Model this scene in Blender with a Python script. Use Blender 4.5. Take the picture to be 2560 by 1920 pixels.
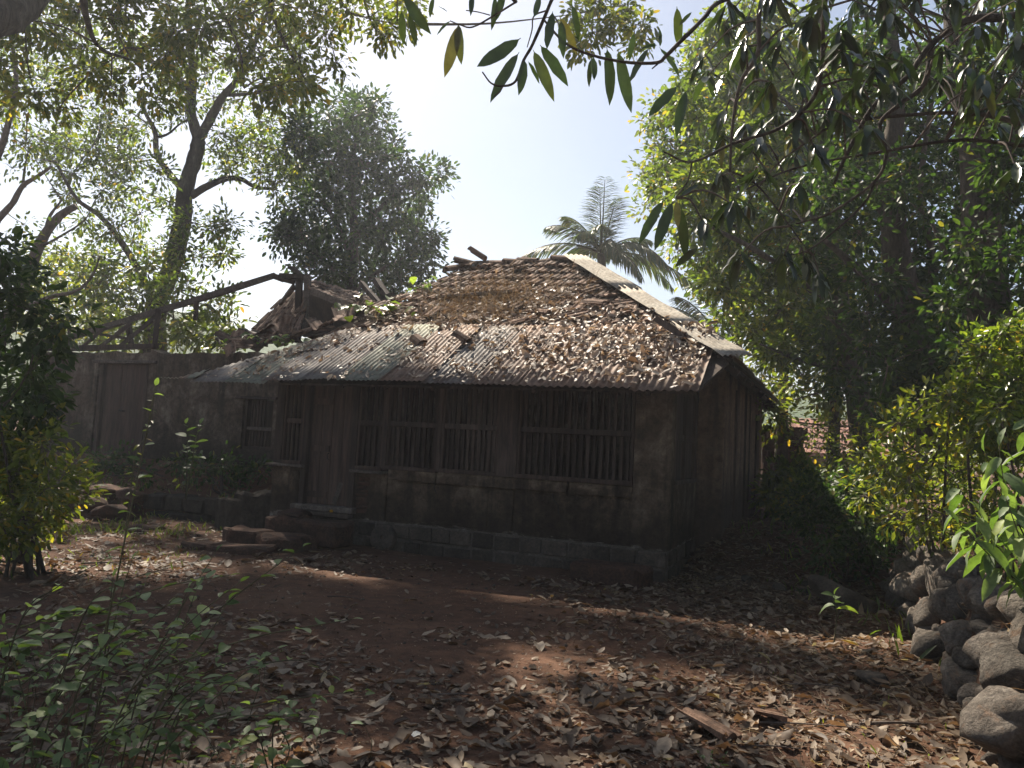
import bpy, bmesh, math, random
import numpy as np
from mathutils import Vector
random.seed(7); RG = np.random.default_rng(11)
for o in list(bpy.data.objects): bpy.data.objects.remove(o)
sc = bpy.context.scene; COL = sc.collection
R = math.radians

# ------------------------------------------------------------------ camera
HC, F = 1.55, 1920.0
PITCH, ROLL, WA = R(4.5), R(3.0), R(23)
fw = np.array([0, math.cos(PITCH), math.sin(PITCH)]); up0 = np.array([0, -math.sin(PITCH), math.cos(PITCH)]); r0 = np.array([1., 0, 0])
rt = math.cos(ROLL)*r0 + math.sin(ROLL)*up0; up = -math.sin(ROLL)*r0 + math.cos(ROLL)*up0
CAM = np.array([0, 0, HC])
cd = bpy.data.cameras.new('camera'); cam = bpy.data.objects.new('camera', cd); COL.objects.link(cam)
cd.sensor_width = 36; cd.lens = 36*F/2560; cd.clip_start = .05; cd.clip_end = 1500
from mathutils import Matrix
cam.matrix_world = Matrix(((rt[0], up[0], -fw[0], 0), (rt[1], up[1], -fw[1], 0), (rt[2], up[2], -fw[2], HC), (0, 0, 0, 1)))
sc.camera = cam

# ------------------------------------------------------------------ sky, sun, exposure
HAZE = .002
SUN_EL, SUN_AZ = R(48), R(-25)          # azimuth from +Y, negative to the left
w = bpy.data.worlds.new('World'); sc.world = w; w.use_nodes = True
nt = w.node_tree; bg = nt.nodes['Background']
sky = nt.nodes.new('ShaderNodeTexSky'); sky.sky_type = 'NISHITA'; sky.sun_disc = False
sky.sun_elevation = SUN_EL; sky.sun_rotation = SUN_AZ
sky.air_density = 1.0; sky.dust_density = 1.4; sky.ozone_density = 0.4; sky.altitude = 50
nt.links.new(sky.outputs[0], bg.inputs[0]); bg.inputs[1].default_value = 0.05
sl = bpy.data.lights.new('sun', 'SUN'); sl.energy = 5.0; sl.angle = R(.53); sl.color = (1, .90, .76)
sun = bpy.data.objects.new('sun', sl); COL.objects.link(sun)
SD = Vector((math.sin(SUN_AZ)*math.cos(SUN_EL), math.cos(SUN_AZ)*math.cos(SUN_EL), math.sin(SUN_EL)))
sun.rotation_euler = SD.to_track_quat('Z', 'Y').to_euler(); sun.location = SD*60
sc.view_settings.view_transform = 'Standard'; sc.view_settings.look = 'None'
sc.view_settings.exposure = 1.36; sc.view_settings.gamma = 1; sc.view_settings.use_curve_mapping = False
sc.cycles.max_bounces = 6; sc.cycles.transparent_max_bounces = 4; sc.cycles.transmission_bounces = 4
sc.cycles.diffuse_bounces = 3; sc.cycles.glossy_bounces = 2; sc.cycles.volume_bounces = 0

# ------------------------------------------------------------------ frames
L = np.array([-math.cos(WA), math.sin(WA), 0]); B = np.array([math.sin(WA), math.cos(WA), 0]); C0 = np.array([1.9, 9.45, 0.])
Zv = np.array([0, 0, 1.])
def H(t, b, z): return C0 + t*L + b*B + z*Zv          # house frame to world
def P(x, y, d):                                        # photo pixel at a distance d along the ground
    r = fw + rt*(x-1280)/F - up*(y-960)/F
    return CAM + r*(d/r[1])
def tb(x, y):
    q = np.array([x, y, 0.]) - C0; return q@L, q@B
def ss(x, a, b): 
    x = np.clip((x-a)/(b-a), 0, 1); return x*x*(3-2*x)
def vnoise(x, y, s=1.0):
    return (np.sin(1.7*x/s+.9*np.sin(1.3*y/s+.4))+np.sin(1.1*y/s-1.7+1.2*np.sin(.8*x/s))+.5*np.sin(3.1*x/s+2.3*y/s)+.5*np.sin(-2.2*x/s+3.7*y/s+1))/3.
def wall_x(y): return 1.1+.385*y
def hg(x, y):
    x = np.asarray(x, float); y = np.asarray(y, float)
    t = (x-C0[0])*L[0]+(y-C0[1])*L[1]; b = (x-C0[0])*B[0]+(y-C0[1])*B[1]
    z = .025*vnoise(x, y, .9)+.012*vnoise(x+3, y, .3)
    # raised yard on the left, behind the low retaining wall
    ter = (.40*ss(b, .58, .75)+.5*ss(b, .8, 2.0))*ss(t, 5.7, 6.0)
    slope = (.42*ss(b, -1.6, .6)+.5*ss(b, .6, 2.2))
    k = ss(t, 8.9, 9.6)
    z = z + ter*(1-k) + slope*k
    # path climbing behind the right corner
    z = z + .42*ss(b, .4, 3.0)*ss(-t, -.2, .4)
    # bank behind the dry stone wall on the right
    xw = np.where(y < 9.2, wall_x(y), wall_x(9.2)+(y-9.2)*.42)
    wd = np.where(y < 8.6, .25, .25+(y-8.6)*.35)
    z = z + (.66+.05*vnoise(x, y, .5))*ss(x-xw, 0, np.maximum(wd, .2))*ss(-y, -16, -9) + .1*ss(x-xw, 1, 6)
    # mound of leaves and rubble at the foot of the side wall
    z = z + .12*np.exp(-((t+.75)/.5)**2-((b-2.6)/1.2)**2)
    far = np.hypot(x, y-10)
    return z + .03*np.clip(far-25, 0, 80)

# ------------------------------------------------------------------ mesh helpers
class MB:
    def __init__(s): s.v = []; s.f = []; s.r = []
    def add(s, v, f, rnd=None):
        n = len(s.v); s.v.extend([tuple(map(float, p)) for p in v]); s.f.extend([tuple(int(i)+n for i in q) for q in f])
        s.r.extend([random.random() if rnd is None else rnd]*len(v))
    def box(s, c, sx, sy, sz, ax=None, jit=0):
        A = np.eye(3) if ax is None else np.array(ax)
        c = np.array(c, float); v = []
        for k in ((-1,-1,-1),(1,-1,-1),(1,1,-1),(-1,1,-1),(-1,-1,1),(1,-1,1),(1,1,1),(-1,1,1)):
            v.append(c+A[0]*k[0]*sx/2+A[1]*k[1]*sy/2+A[2]*k[2]*sz/2+(RG.normal(0, jit, 3) if jit else 0))
        s.add(v, ((0,3,2,1),(4,5,6,7),(0,1,5,4),(1,2,6,5),(2,3,7,6),(3,0,4,7)))
    def bb(s, x0, x1, y0, y1, z0, z1, jit=0): s.box(((x0+x1)/2, (y0+y1)/2, (z0+z1)/2), x1-x0, y1-y0, z1-z0, None, jit)
    def beam(s, a, b, w_, h_, upv=(0,0,1), jit=0):
        a = np.array(a, float); b = np.array(b, float); d = b-a; ln = np.linalg.norm(d); d = d/ln
        u = np.array(upv, float); sd = np.cross(d, u)
        if np.linalg.norm(sd) < 1e-3: sd = np.cross(d, (1, 0, 0))
        sd /= np.linalg.norm(sd); u = np.cross(sd, d)
        s.box((a+b)/2, ln, w_, h_, (d, sd, u), jit)
    def tube(s, pts, rad, n=8, cap=True, rough=0):
        pts = [np.array(p, float) for p in pts]; m = len(pts); v = []; f = []
        ref = np.array([.31, .17, .93]); pu = None
        for i, p in enumerate(pts):
            d = pts[min(i+1, m-1)]-pts[max(i-1, 0)]; d = d/(np.linalg.norm(d)+1e-9)
            u = ref-d*(ref@d) if pu is None else pu-d*(pu@d)
            if np.linalg.norm(u) < 1e-4: u = np.cross(d, (1, 0, 0))
            u /= np.linalg.norm(u); pu = u; q = np.cross(d, u)
            for k in range(n):
                a = 2*math.pi*k/n; rr = rad[i]*(1+(RG.normal(0, rough) if rough else 0))
                v.append(p+rr*(math.cos(a)*u+math.sin(a)*q))
        for i in range(m-1):
            for k in range(n): f.append((i*n+k, i*n+(k+1) % n, (i+1)*n+(k+1) % n, (i+1)*n+k))
        if cap: f.append(tuple(range(n))[::-1]); f.append(tuple((m-1)*n+k for k in range(n)))
        s.add(v, f)
    def build(s, name, mat, parent=None, org=None, smooth=False, bevel=0):
        me = bpy.data.meshes.new(name)
        v = np.array(s.v); 
        if org is not None: v = v-np.array(org)
        me.from_pydata(v.tolist(), [], s.f)
        if bevel:
            bm = bmesh.new(); bm.from_mesh(me)
            bmesh.ops.bevel(bm, geom=bm.edges[:], offset=bevel, segments=1, affect='EDGES', clamp_overlap=True)
            bm.to_mesh(me); bm.free()
        elif s.r:
            at = me.attributes.new('rnd', 'FLOAT', 'POINT'); at.data.foreach_set('value', np.array(s.r, np.float32))
        me.materials.append(mat); me.update()
        if smooth: me.shade_smooth()
        return link(name, me, parent)
def link(name, me, parent=None):
    o = bpy.data.objects.new(name, me); COL.objects.link(o)
    if parent is not None: o.parent = parent
    return o
def tag(o, label=None, cat=None, group=None, kind=None):
    if label: o['label'] = label
    if cat: o['category'] = cat
    if group: o['group'] = group
    if kind: o['kind'] = kind
    return o
def empty(name, loc=(0,0,0), label=None, cat=None, group=None, rz=0):
    o = bpy.data.objects.new(name, None); COL.objects.link(o); o.location = tuple(float(q) for q in loc); o.rotation_euler = (0, 0, rz)
    o.empty_display_size = .2
    return tag(o, label, cat, group)
def unit(v): return v/(np.linalg.norm(v, axis=-1, keepdims=True)+1e-9)
def crom(pts, k=5):
    p = np.array(pts, float); out = []
    q = np.vstack([2*p[0]-p[1], p, 2*p[-1]-p[-2]])
    for i in range(1, len(q)-2):
        for j in range(k):
            t = j/k; a, b_, c, d = q[i-1], q[i], q[i+1], q[i+2]
            out.append(.5*((2*b_)+(-a+c)*t+(2*a-5*b_+4*c-d)*t*t+(-a+3*b_-3*c+d)*t**3))
    out.append(p[-1]); return np.array(out)
# leaves: templates are rows along the leaf with three columns, all quads
def tpl_grid(us, ws):
    us = np.array(us, float); ws = np.array(ws, float); n = len(us)
    u = np.repeat(us, 3); v = np.stack([-ws/2, ws*0, ws/2], 1).ravel(); f = []
    for i in range(n-1):
        a = i*3; f += [(a, a+1, a+4, a+3), (a+1, a+2, a+5, a+4)]
    return u, v, np.array(f)
T_FAR = (np.array([0, .3, .72, 1, .72, .3]), np.array([0, -.47, -.4, 0, .4, .47]), np.array([(0, 1, 2, 3), (0, 3, 4, 5)]))
T_MID = tpl_grid([0, .22, .6, 1], [.06, .85, .95, .05])
T_DRY = tpl_grid([0, .25, .68, 1], [.05, .9, .9, .04])
T_NEAR = tpl_grid([0, .05, .14, .28, .45, .62, .77, .88, .96, 1], [.05, .08, .55, .88, 1, .96, .76, .46, .16, .02])
T_OVAL = tpl_grid([0, .07, .2, .4, .6, .8, .93, 1], [.05, .1, .72, 1, .95, .66, .28, .03])
def leaf_arrays(pos, axis, nrm, ln, wd, tpl, fold=.15, bend=0., wave=0.):
    pos = np.asarray(pos, float); N = len(pos); a = unit(np.asarray(axis, float)); n = np.asarray(nrm, float)
    n = unit(n-a*(a*n).sum(1, keepdims=True)); sd = np.cross(a, n); u, v, f = tpl; k = len(u)
    ln = np.broadcast_to(ln, (N,))[:, None]; wd = np.broadcast_to(wd, (N,))[:, None]
    fold = np.broadcast_to(fold, (N,))[:, None]; bend = np.broadcast_to(bend, (N,))[:, None]
    U = u[None]; V = v[None]
    z = fold*np.abs(V)*wd*2 + bend*ln*(U*U)
    if np.any(wave): z = z+np.broadcast_to(wave, (N,))[:, None]*wd*np.sin(U*17+RG.uniform(0, 6, (N, 1)))*np.abs(V)*2
    x = U*ln*(1-.35*np.abs(bend)*U)
    pts = pos[:, None]+a[:, None]*x[..., None]+sd[:, None]*(V*wd)[..., None]+n[:, None]*z[..., None]
    fc = f[None]+(np.arange(N)*k)[:, None, None]
    return pts.reshape(-1, 3), fc.reshape(-1, 4), k
def quads_object(name, pts, faces, rnd, mat, parent=None, org=None, smooth=False, me_only=False):
    if org is not None: pts = pts-np.array(org)
    me = bpy.data.meshes.new(name); n = len(pts); m = len(faces)
    me.vertices.add(n); me.vertices.foreach_set('co', pts.astype(np.float32).ravel())
    me.loops.add(m*4); me.loops.foreach_set('vertex_index', faces.astype(np.int32).ravel())
    me.polygons.add(m); me.polygons.foreach_set('loop_start', np.arange(0, m*4, 4, dtype=np.int32))
    try: me.polygons.foreach_set('loop_total', np.full(m, 4, np.int32))
    except Exception: pass
    at = me.attributes.new('rnd', 'FLOAT', 'POINT'); at.data.foreach_set('value', rnd.astype(np.float32))
    me.materials.append(mat); me.update(calc_edges=True)
    if smooth: me.shade_smooth()
    return me if me_only else link(name, me, parent)
def leaves(name, pos, axis, nrm, ln, wd, mat, parent=None, org=None, tpl=T_FAR, fold=.15, bend=0., wave=0., smooth=False, rnd=None, kind=None):
    p, f, k = leaf_arrays(pos, axis, nrm, ln, wd, tpl, fold, bend, wave)
    r = np.repeat(RG.random(len(pos)) if rnd is None else rnd, k)
    o = quads_object(name, p, f, r, mat, parent, org, smooth)
    if kind: o['kind'] = kind
    return o
def rdir(n): return unit(RG.normal(size=(n, 3)))

# ------------------------------------------------------------------ materials
def new_mat(name):
    m = bpy.data.materials.new(name); m.use_nodes = True; t = m.node_tree; t.nodes.clear()
    o = t.nodes.new('ShaderNodeOutputMaterial'); p = t.nodes.new('ShaderNodeBsdfPrincipled'); t.links.new(p.outputs[0], o.inputs[0])
    return m, t, p, o
def N(t, typ, **kw):
    n = t.nodes.new(typ)
    for k, v in kw.items():
        if k.startswith('i_'): n.inputs[k[2:].replace('_', ' ')].default_value = v
        else: setattr(n, k, v)
    return n
def ramp(t, cols, fac):
    r = t.nodes.new('ShaderNodeValToRGB'); e = r.color_ramp.elements
    while len(e) > 1: e.remove(e[-1])
    for i, (p, c) in enumerate(cols):
        if i == 0: e[0].position = p; e[0].color = (*c, 1)
        else: q = e.new(p); q.color = (*c, 1)
    t.links.new(fac, r.inputs[0]); return r.outputs[0]
def mix(t, fac, a, b, mode='MIX'):
    m = t.nodes.new('ShaderNodeMix'); m.data_type = 'RGBA'; m.blend_type = mode
    if isinstance(fac, (int, float)): m.inputs[0].default_value = fac
    else: t.links.new(fac, m.inputs[0])
    for s, x in ((6, a), (7, b)):
        if isinstance(x, tuple): m.inputs[s].default_value = (*x, 1)
        else: t.links.new(x, m.inputs[s])
    return m.outputs[2]
def coords(t, scale=(1,1,1), shift=True):
    c = t.nodes.new('ShaderNodeTexCoord'); mp = t.nodes.new('ShaderNodeMapping'); mp.inputs['Scale'].default_value = scale
    t.links.new(c.outputs['Object'], mp.inputs[0])
    if shift:
        oi = t.nodes.new('ShaderNodeObjectInfo'); ml = N(t, 'ShaderNodeMath', operation='MULTIPLY'); ml.inputs[1].default_value = 37.
        t.links.new(oi.outputs['Random'], ml.inputs[0]); t.links.new(ml.outputs[0], mp.inputs['Location'])
    return mp.outputs[0]
def noise(t, vec, scale, detail=6, rough=.6, dist=0):
    n = N(t, 'ShaderNodeTexNoise'); n.inputs['Scale'].default_value = scale; n.inputs['Detail'].default_value = detail
    n.inputs['Roughness'].default_value = rough; n.inputs['Distortion'].default_value = dist; t.links.new(vec, n.inputs['Vector']); return n.outputs[0]
def bump(t, p, h, strength, dist=.02):
    b = N(t, 'ShaderNodeBump'); b.inputs['Strength'].default_value = strength; b.inputs['Distance'].default_value = dist
    t.links.new(h, b.inputs['Height']); t.links.new(b.outputs[0], p.inputs['Normal'])
def surf(name, cols, scale=3, rough=.9, bs=.5, bscale=30, bd=.02, stretch=(1,1,1), objvar=.25, fleck=None, detail=8, spec=.2):
    """blotchy weathered surface: noise ramp, per-object value shift, fine relief"""
    m, t, p, o = new_mat(name); c = coords(t, stretch)
    col = ramp(t, cols, noise(t, c, scale, detail, .65, .3))
    f2 = ramp(t, [(.35, (.62,.62,.62)), (.65, (1.25,1.22,1.18))], noise(t, c, scale*6, 6, .7))
    col = mix(t, 1., col, f2, 'MULTIPLY')
    if fleck:
        fc, lo, hi, fs = fleck
        k = ramp(t, [(lo, (0,0,0)), (hi, (1,1,1))], noise(t, c, fs, 8, .7, .6)); col = mix(t, k, col, fc)
    oi = t.nodes.new('ShaderNodeObjectInfo'); v = ramp(t, [(0, (1-objvar,)*3), (1, (1+objvar, 1+objvar*.95, 1+objvar*.9))], oi.outputs['Random'])
    col = mix(t, 1., col, v, 'MULTIPLY'); t.links.new(col, p.inputs['Base Color']); p.inputs['Roughness'].default_value = rough
    p.inputs['Specular IOR Level'].default_value = spec
    if bs: bump(t, p, noise(t, c, bscale, 8, .7), bs, bd)
    return m
def leafmat(name, cols, trans, tfac=.4, rough=.42, spec=.5, vein=0):
    """leaf: colour by the leaf's own random value, some light comes through"""
    m, t, p, o = new_mat(name); a = N(t, 'ShaderNodeAttribute', attribute_name='rnd')
    oi = t.nodes.new('ShaderNodeObjectInfo'); ad = N(t, 'ShaderNodeMath', operation='ADD'); fr = N(t, 'ShaderNodeMath', operation='FRACT')
    t.links.new(a.outputs['Fac'], ad.inputs[0]); t.links.new(oi.outputs['Random'], ad.inputs[1]); t.links.new(ad.outputs[0], fr.inputs[0])
    col = ramp(t, cols, fr.outputs[0])
    c = coords(t); nz = ramp(t, [(.3, (.7,.7,.7)), (.7, (1.2,1.2,1.15))], noise(t, c, 25, 3)); col = mix(t, 1., col, nz, 'MULTIPLY')
    t.links.new(col, p.inputs['Base Color']); p.inputs['Roughness'].default_value = rough; p.inputs['Specular IOR Level'].default_value = spec
    tr = N(t, 'ShaderNodeBsdfTranslucent'); tc = mix(t, 1., col, trans, 'MULTIPLY'); t.links.new(tc, tr.inputs[0])
    ms = N(t, 'ShaderNodeMixShader'); ms.inputs[0].default_value = tfac
    t.links.new(p.outputs[0], ms.inputs[1]); t.links.new(tr.outputs[0], ms.inputs[2]); t.links.new(ms.outputs[0], o.inputs[0])
    return m
M = {}
M['dirt'] = surf('dirt', [(.3, (.075,.038,.023)), (.55, (.115,.06,.036)), (.75, (.15,.088,.055))], 1.2, .95, .9, 45, .02, objvar=0, fleck=((.2,.15,.11), .62, .75, 60))
M['dry'] = leafmat('dry_leaf', [(0, (.06,.04,.026)), (.3, (.115,.077,.05)), (.6, (.18,.128,.085)), (.85, (.24,.18,.125)), (.985, (.32,.255,.185)), (1, (.30,.23,.05))], (1.5,1.1,.7), .22, .6, .35)
M['roofdry'] = leafmat('roof_dry_leaf', [(0, (.07,.05,.04)), (.22, (.17,.12,.085)), (.5, (.31,.235,.17)), (.8, (.43,.35,.27)), (1, (.52,.45,.36))], (1.4,1.1,.8), .18, .55, .4)  # lighter dry-leaf colours, raised to imitate stronger sun on the roof
M['gdark'] = leafmat('leaf_dark', [(0, (.016,.032,.011)), (.6, (.03,.055,.018)), (.96, (.06,.09,.026)), (1, (.16,.13,.03))], (2.6,3.0,1.0), .32, .5, .22)
M['gmid'] = leafmat('leaf_mid', [(0, (.034,.055,.013)), (.5, (.068,.10,.02)), (.88, (.125,.155,.03)), (.975, (.19,.18,.04)), (1, (.24,.13,.03))], (2.9,3.0,1.0), .45, .36, .5)
M['gyel'] = leafmat('leaf_yellow', [(0, (.05,.075,.016)), (.5, (.09,.12,.024)), (.9, (.16,.17,.035)), (1, (.3,.2,.03))], (2.5,2.5,.9), .48, .4, .4)
M['gweed'] = leafmat('leaf_weed', [(0, (.06,.10,.035)), (.5, (.115,.165,.07)), (.85, (.19,.24,.14)), (1, (.22,.27,.05))], (2.2,2.5,.7), .35, .55, .3)  # base colours raised to imitate sky reflected off the leaves
M['mango'] = leafmat('leaf_mango', [(0, (.02,.034,.016)), (.6, (.036,.058,.024)), (.92, (.065,.10,.03)), (1, (.14,.11,.04))], (2.0,2.4,.9), .13, .35, .5)
M['gdense'] = leafmat('leaf_dense', [(0, (.014,.026,.011)), (.6, (.026,.045,.018)), (.97, (.05,.075,.025)), (1, (.12,.1,.03))], (2.6,3.0,1.1), .36, .5, .25)
M['palm'] = leafmat('leaf_palm', [(0, (.035,.06,.022)), (.7, (.07,.10,.035)), (1, (.15,.13,.05))], (2,2.2,.9), .35, .4, .5)
M['straw'] = leafmat('straw', [(0, (.13,.09,.055)), (.6, (.25,.18,.115)), (1, (.36,.29,.2))], (1.3,1.1,.8), .2, .7, .2)
M['bark'] = surf('bark', [(.3, (.045,.036,.03)), (.55, (.09,.075,.062)), (.75, (.16,.14,.12))], 4, .95, .9, 22, .04, (1,1,.35))
M['barkpale'] = surf('bark_pale', [(.3, (.10,.085,.07)), (.6, (.19,.16,.135)), (.8, (.27,.24,.2))], 4, .9, .7, 22, .03, (1,1,.4))
M['twig'] = surf('twig', [(.3, (.07,.055,.045)), (.7, (.16,.13,.11))], 8, .9, .4, 40, .01)
M['gstem'] = surf('stem', [(.3, (.05,.045,.025)), (.7, (.10,.10,.05))], 8, .7, .2, 40, .01)
M['wood'] = surf('old_wood', [(.3, (.035,.026,.022)), (.55, (.075,.055,.045)), (.8, (.13,.10,.085))], 5, .85, .5, 60, .01, (1,1,.12))
M['woodgrey'] = surf('weathered_wood', [(.3, (.07,.058,.05)), (.55, (.14,.118,.10)), (.8, (.24,.2,.175))], 5, .9, .5, 60, .01, (1,1,1))
M['door'] = surf('door_wood', [(.3, (.05,.034,.027)), (.55, (.085,.058,.046)), (.8, (.13,.10,.085))], 4, .8, .4, 60, .01, (1,1,.1), objvar=.15)
M['tile'] = surf('clay_tile', [(.28, (.05,.038,.03)), (.46, (.135,.085,.06)), (.62, (.21,.135,.095)), (.8, (.28,.22,.175))], 7, .9, .4, 40, .01, objvar=.35)
M['tin'] = surf('tin_grey', [(.3, (.15,.125,.11)), (.5, (.225,.2,.18)), (.7, (.30,.28,.255))], 2.2, .75, .1, 30, .005, (1,.25,1), objvar=.18, fleck=((.16,.1,.07), .5, .68, 3.5), spec=.2)
M['tinrust'] = surf('tin_brown', [(.3, (.15,.095,.065)), (.5, (.23,.155,.112)), (.75, (.30,.225,.175))], 2.5, .75, .15, 30, .005, (1,.3,1), objvar=.15, spec=.3)
M['tingreen'] = surf('tin_green', [(.3, (.15,.145,.115)), (.5, (.22,.225,.175)), (.7, (.29,.29,.245))], 2.2, .75, .1, 30, .005, (1,.25,1), objvar=.15, fleck=((.2,.11,.08), .52, .7, 3.0), spec=.2)
M['cement'] = surf('cement_sheet', [(.3, (.27,.235,.19)), (.5, (.37,.335,.28)), (.7, (.45,.42,.36))], 3, .9, .25, 40, .006, (1,1,1), objvar=.08, fleck=((.22,.13,.085), .6, .75, 4))
M['stone'] = surf('wall_stone', [(.3, (.045,.037,.03)), (.55, (.085,.07,.056)), (.8, (.15,.125,.10))], 5, .95, .8, 35, .02, objvar=.4, fleck=((.3,.28,.26), .68, .76, 22))
M['rock'] = surf('basalt', [(.3, (.075,.065,.056)), (.5, (.14,.122,.104)), (.72, (.25,.225,.195))], 7, .95, 1., 26, .05, objvar=.35, fleck=((.17,.115,.08), .54, .66, 9))
M['laterite'] = surf('laterite', [(.3, (.045,.03,.023)), (.5, (.085,.05,.036)), (.75, (.15,.082,.054))], 6, .95, 1., 40, .03, objvar=.2)
M['mortar'] = surf('mortar', [(.3, (.06,.052,.043)), (.7, (.17,.15,.125))], 9, .95, .6, 50, .02, objvar=0)
M['black'] = surf('rubber', [(.3, (.02,.02,.02)), (.7, (.045,.042,.04))], 5, .8, .2)
M['paper'] = surf('paper_scrap', [(.3, (.5,.5,.46)), (.7, (.66,.65,.6))], 9, .8, .1)
M['brick'] = surf('brick', [(.3, (.22,.12,.09)), (.6, (.33,.19,.15)), (.8, (.42,.29,.24))], 7, .9, .4, 40, .01, objvar=.25)
M['far'] = surf('far_wood', [(.3, (.035,.06,.02)), (.7, (.08,.12,.04))], .3, 1, .6, 2, .6, objvar=.2)
def plaster(name, base, zlo, zhi, dark, bloom=None):
    """lime plaster: blotches, algae in ragged vertical streaks, damp tide mark low down"""
    m, t, p, o = new_mat(name); c = coords(t, (1,1,1), False)
    col = ramp(t, base, noise(t, c, 2.2, 9, .65, .5))
    st = noise(t, coords(t, (5, 5, .55), False), 1.0, 8, .65, .4)
    col = mix(t, ramp(t, [(.47, (0,0,0)), (.68, (.85,.85,.85))], st), col, dark)
    sp = t.nodes.new('ShaderNodeSeparateXYZ'); t.links.new(c, sp.inputs[0])
    ad = N(t, 'ShaderNodeMath', operation='MULTIPLY_ADD'); t.links.new(noise(t, c, 3.5, 8, .7), ad.inputs[0]); ad.inputs[1].default_value = -.55; t.links.new(sp.outputs['Z'], ad.inputs[2])
    mr = N(t, 'ShaderNodeMapRange'); mr.inputs[1].default_value = zlo; mr.inputs[2].default_value = zhi; mr.inputs[3].default_value = .8; mr.inputs[4].default_value = 0
    t.links.new(ad.outputs[0], mr.inputs[0]); col = mix(t, mr.outputs[0], col, dark)
    if bloom:
        ab = N(t, 'ShaderNodeMath', operation='MULTIPLY_ADD'); t.links.new(noise(t, coords(t, (1.3, 1, 3), False), 2.0, 10, .8, .5), ab.inputs[0]); ab.inputs[1].default_value = -.5; t.links.new(sp.outputs['Z'], ab.inputs[2])
        m2 = N(t, 'ShaderNodeMapRange'); m2.inputs[1].default_value = bloom-.03; m2.inputs[2].default_value = bloom+.035; m2.inputs[3].default_value = .7; m2.inputs[4].default_value = 0; t.links.new(ab.outputs[0], m2.inputs[0])
        col = mix(t, m2.outputs[0], col, (.36,.335,.30))
    col = mix(t, 1., col, ramp(t, [(.32, (.5,.48,.46)), (.68, (1.45,1.4,1.36))], noise(t, c, 13, 10, .75, .4)), 'MULTIPLY')
    t.links.new(col, p.inputs['Base Color']); p.inputs['Roughness'].default_value = .95; p.inputs['Specular IOR Level'].default_value = .15
    h = mix(t, .5, noise(t, c, 40, 8, .7), noise(t, c, 7, 8, .7)); bump(t, p, h, 1., .045); return m
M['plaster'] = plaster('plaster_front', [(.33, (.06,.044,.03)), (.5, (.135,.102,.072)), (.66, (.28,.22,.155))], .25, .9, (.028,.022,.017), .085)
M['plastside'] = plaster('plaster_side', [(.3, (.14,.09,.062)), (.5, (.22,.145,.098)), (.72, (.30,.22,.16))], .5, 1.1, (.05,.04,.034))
M['plastruin'] = plaster('plaster_ruin', [(.33, (.06,.046,.034)), (.5, (.11,.088,.066)), (.68, (.23,.195,.155))], .9, 1.5, (.035,.03,.024))
M['efflo'] = surf('lime_bloom', [(.3, (.2,.18,.16)), (.55, (.30,.28,.25)), (.8, (.40,.38,.35))], 9, .95, .6, 40, .02, objvar=0)
# ------------------------------------------------------------------ ground
def axis_pts(lo, hi, fine, far0, far1, g=1.22):
    a = list(np.arange(lo, hi, fine)); s = fine; x = a[-1]
    while x < far1: s *= g; x += s; a.append(x)
    s = fine; x = lo; pre = []
    while x > far0: s *= g; x -= s; pre.append(x)
    return np.array(pre[::-1]+a)
def make_ground():
    xs = axis_pts(-12, 8, .13, -400, 400); ys = axis_pts(1.5, 17, .13, -200, 500)
    X, Y = np.meshgrid(xs, ys); Zz = hg(X, Y)
    pts = np.stack([X, Y, Zz], -1).reshape(-1, 3); nx = len(xs); ny = len(ys)
    i, j = np.meshgrid(np.arange(nx-1), np.arange(ny-1)); a = (j*nx+i).ravel()
    f = np.stack([a, a+1, a+nx+1, a+nx], 1)
    o = quads_object('ground', pts, f, np.zeros(len(pts)), M['dirt'], smooth=True); tag(o, kind='structure'); return o
ground = make_ground()

# ------------------------------------------------------------------ the old house
HR = -WA
house = empty('old_house', C0, 'long low old house with leaf-strewn tin and tile roof and barred porch', 'house', rz=HR)
SL = .60; E0 = -.62; ZE = 2.28; BT = .98                      # roof slope, eave line, eave height, tin/tile break
def und(t, b): return .018*np.sin(1.9*t+.5)+.02*np.sin(.8*t+b*1.3)-.03*np.exp(-((t-1.0)/1.2)**2-((b-.3)/.9)**2)
def rz(t, b): return ZE+SL*(b-E0)+und(np.asarray(t, float), np.asarray(b, float))
RN = unit(np.array([0, -SL, 1.])); RA = unit(np.array([0, 1., SL]))   # roof normal and up-slope, house-local
def box_part(name, mat, parent, x0, x1, y0, y1, z0, z1, bevel=.006, jit=0):
    m = MB(); m.bb(x0, x1, y0, y1, z0, z1, jit); return m.build(name, mat, parent, bevel=bevel)

# plinth of squared stones on a mortar bed
pl = box_part('plinth', M['mortar'], house, -5.88, .075, .012, .5, -.4, .365, 0)
def stone_run(parent, face, a0, a1, z0, z1, lmin, lmax, mat, depth=.12, gap=.012):
    a = a0
    while a < a1-.05:
        ln = min(random.uniform(lmin, lmax), a1-a)
        if a1-(a+ln) < .12: ln = a1-a
        m = MB(); pr = random.uniform(.0, .018)
        p = (a+gap, a+ln-gap, z0+gap+random.uniform(0, .008), z1-gap-random.uniform(0, .008))
        if face == 'front': m.bb(p[0], p[1], -pr, depth, p[2], p[3], .006)
        else: m.bb(.09-depth, .09+pr, p[0], p[1], p[2], p[3], .006)
        m.build('stone', mat, parent, bevel=.012); a += ln
for z0, z1, o in ((.14, .355, 0), (-.075, .135, -.14), (-.28, -.08, .05)):
    stone_run(pl, 'front', -4.35+o*(-1), .085, z0, z1, .27, .42, M['stone'])
    stone_run(pl, 'side', .14, 2.0, z0, z1, .3, .45, M['stone'])
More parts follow.
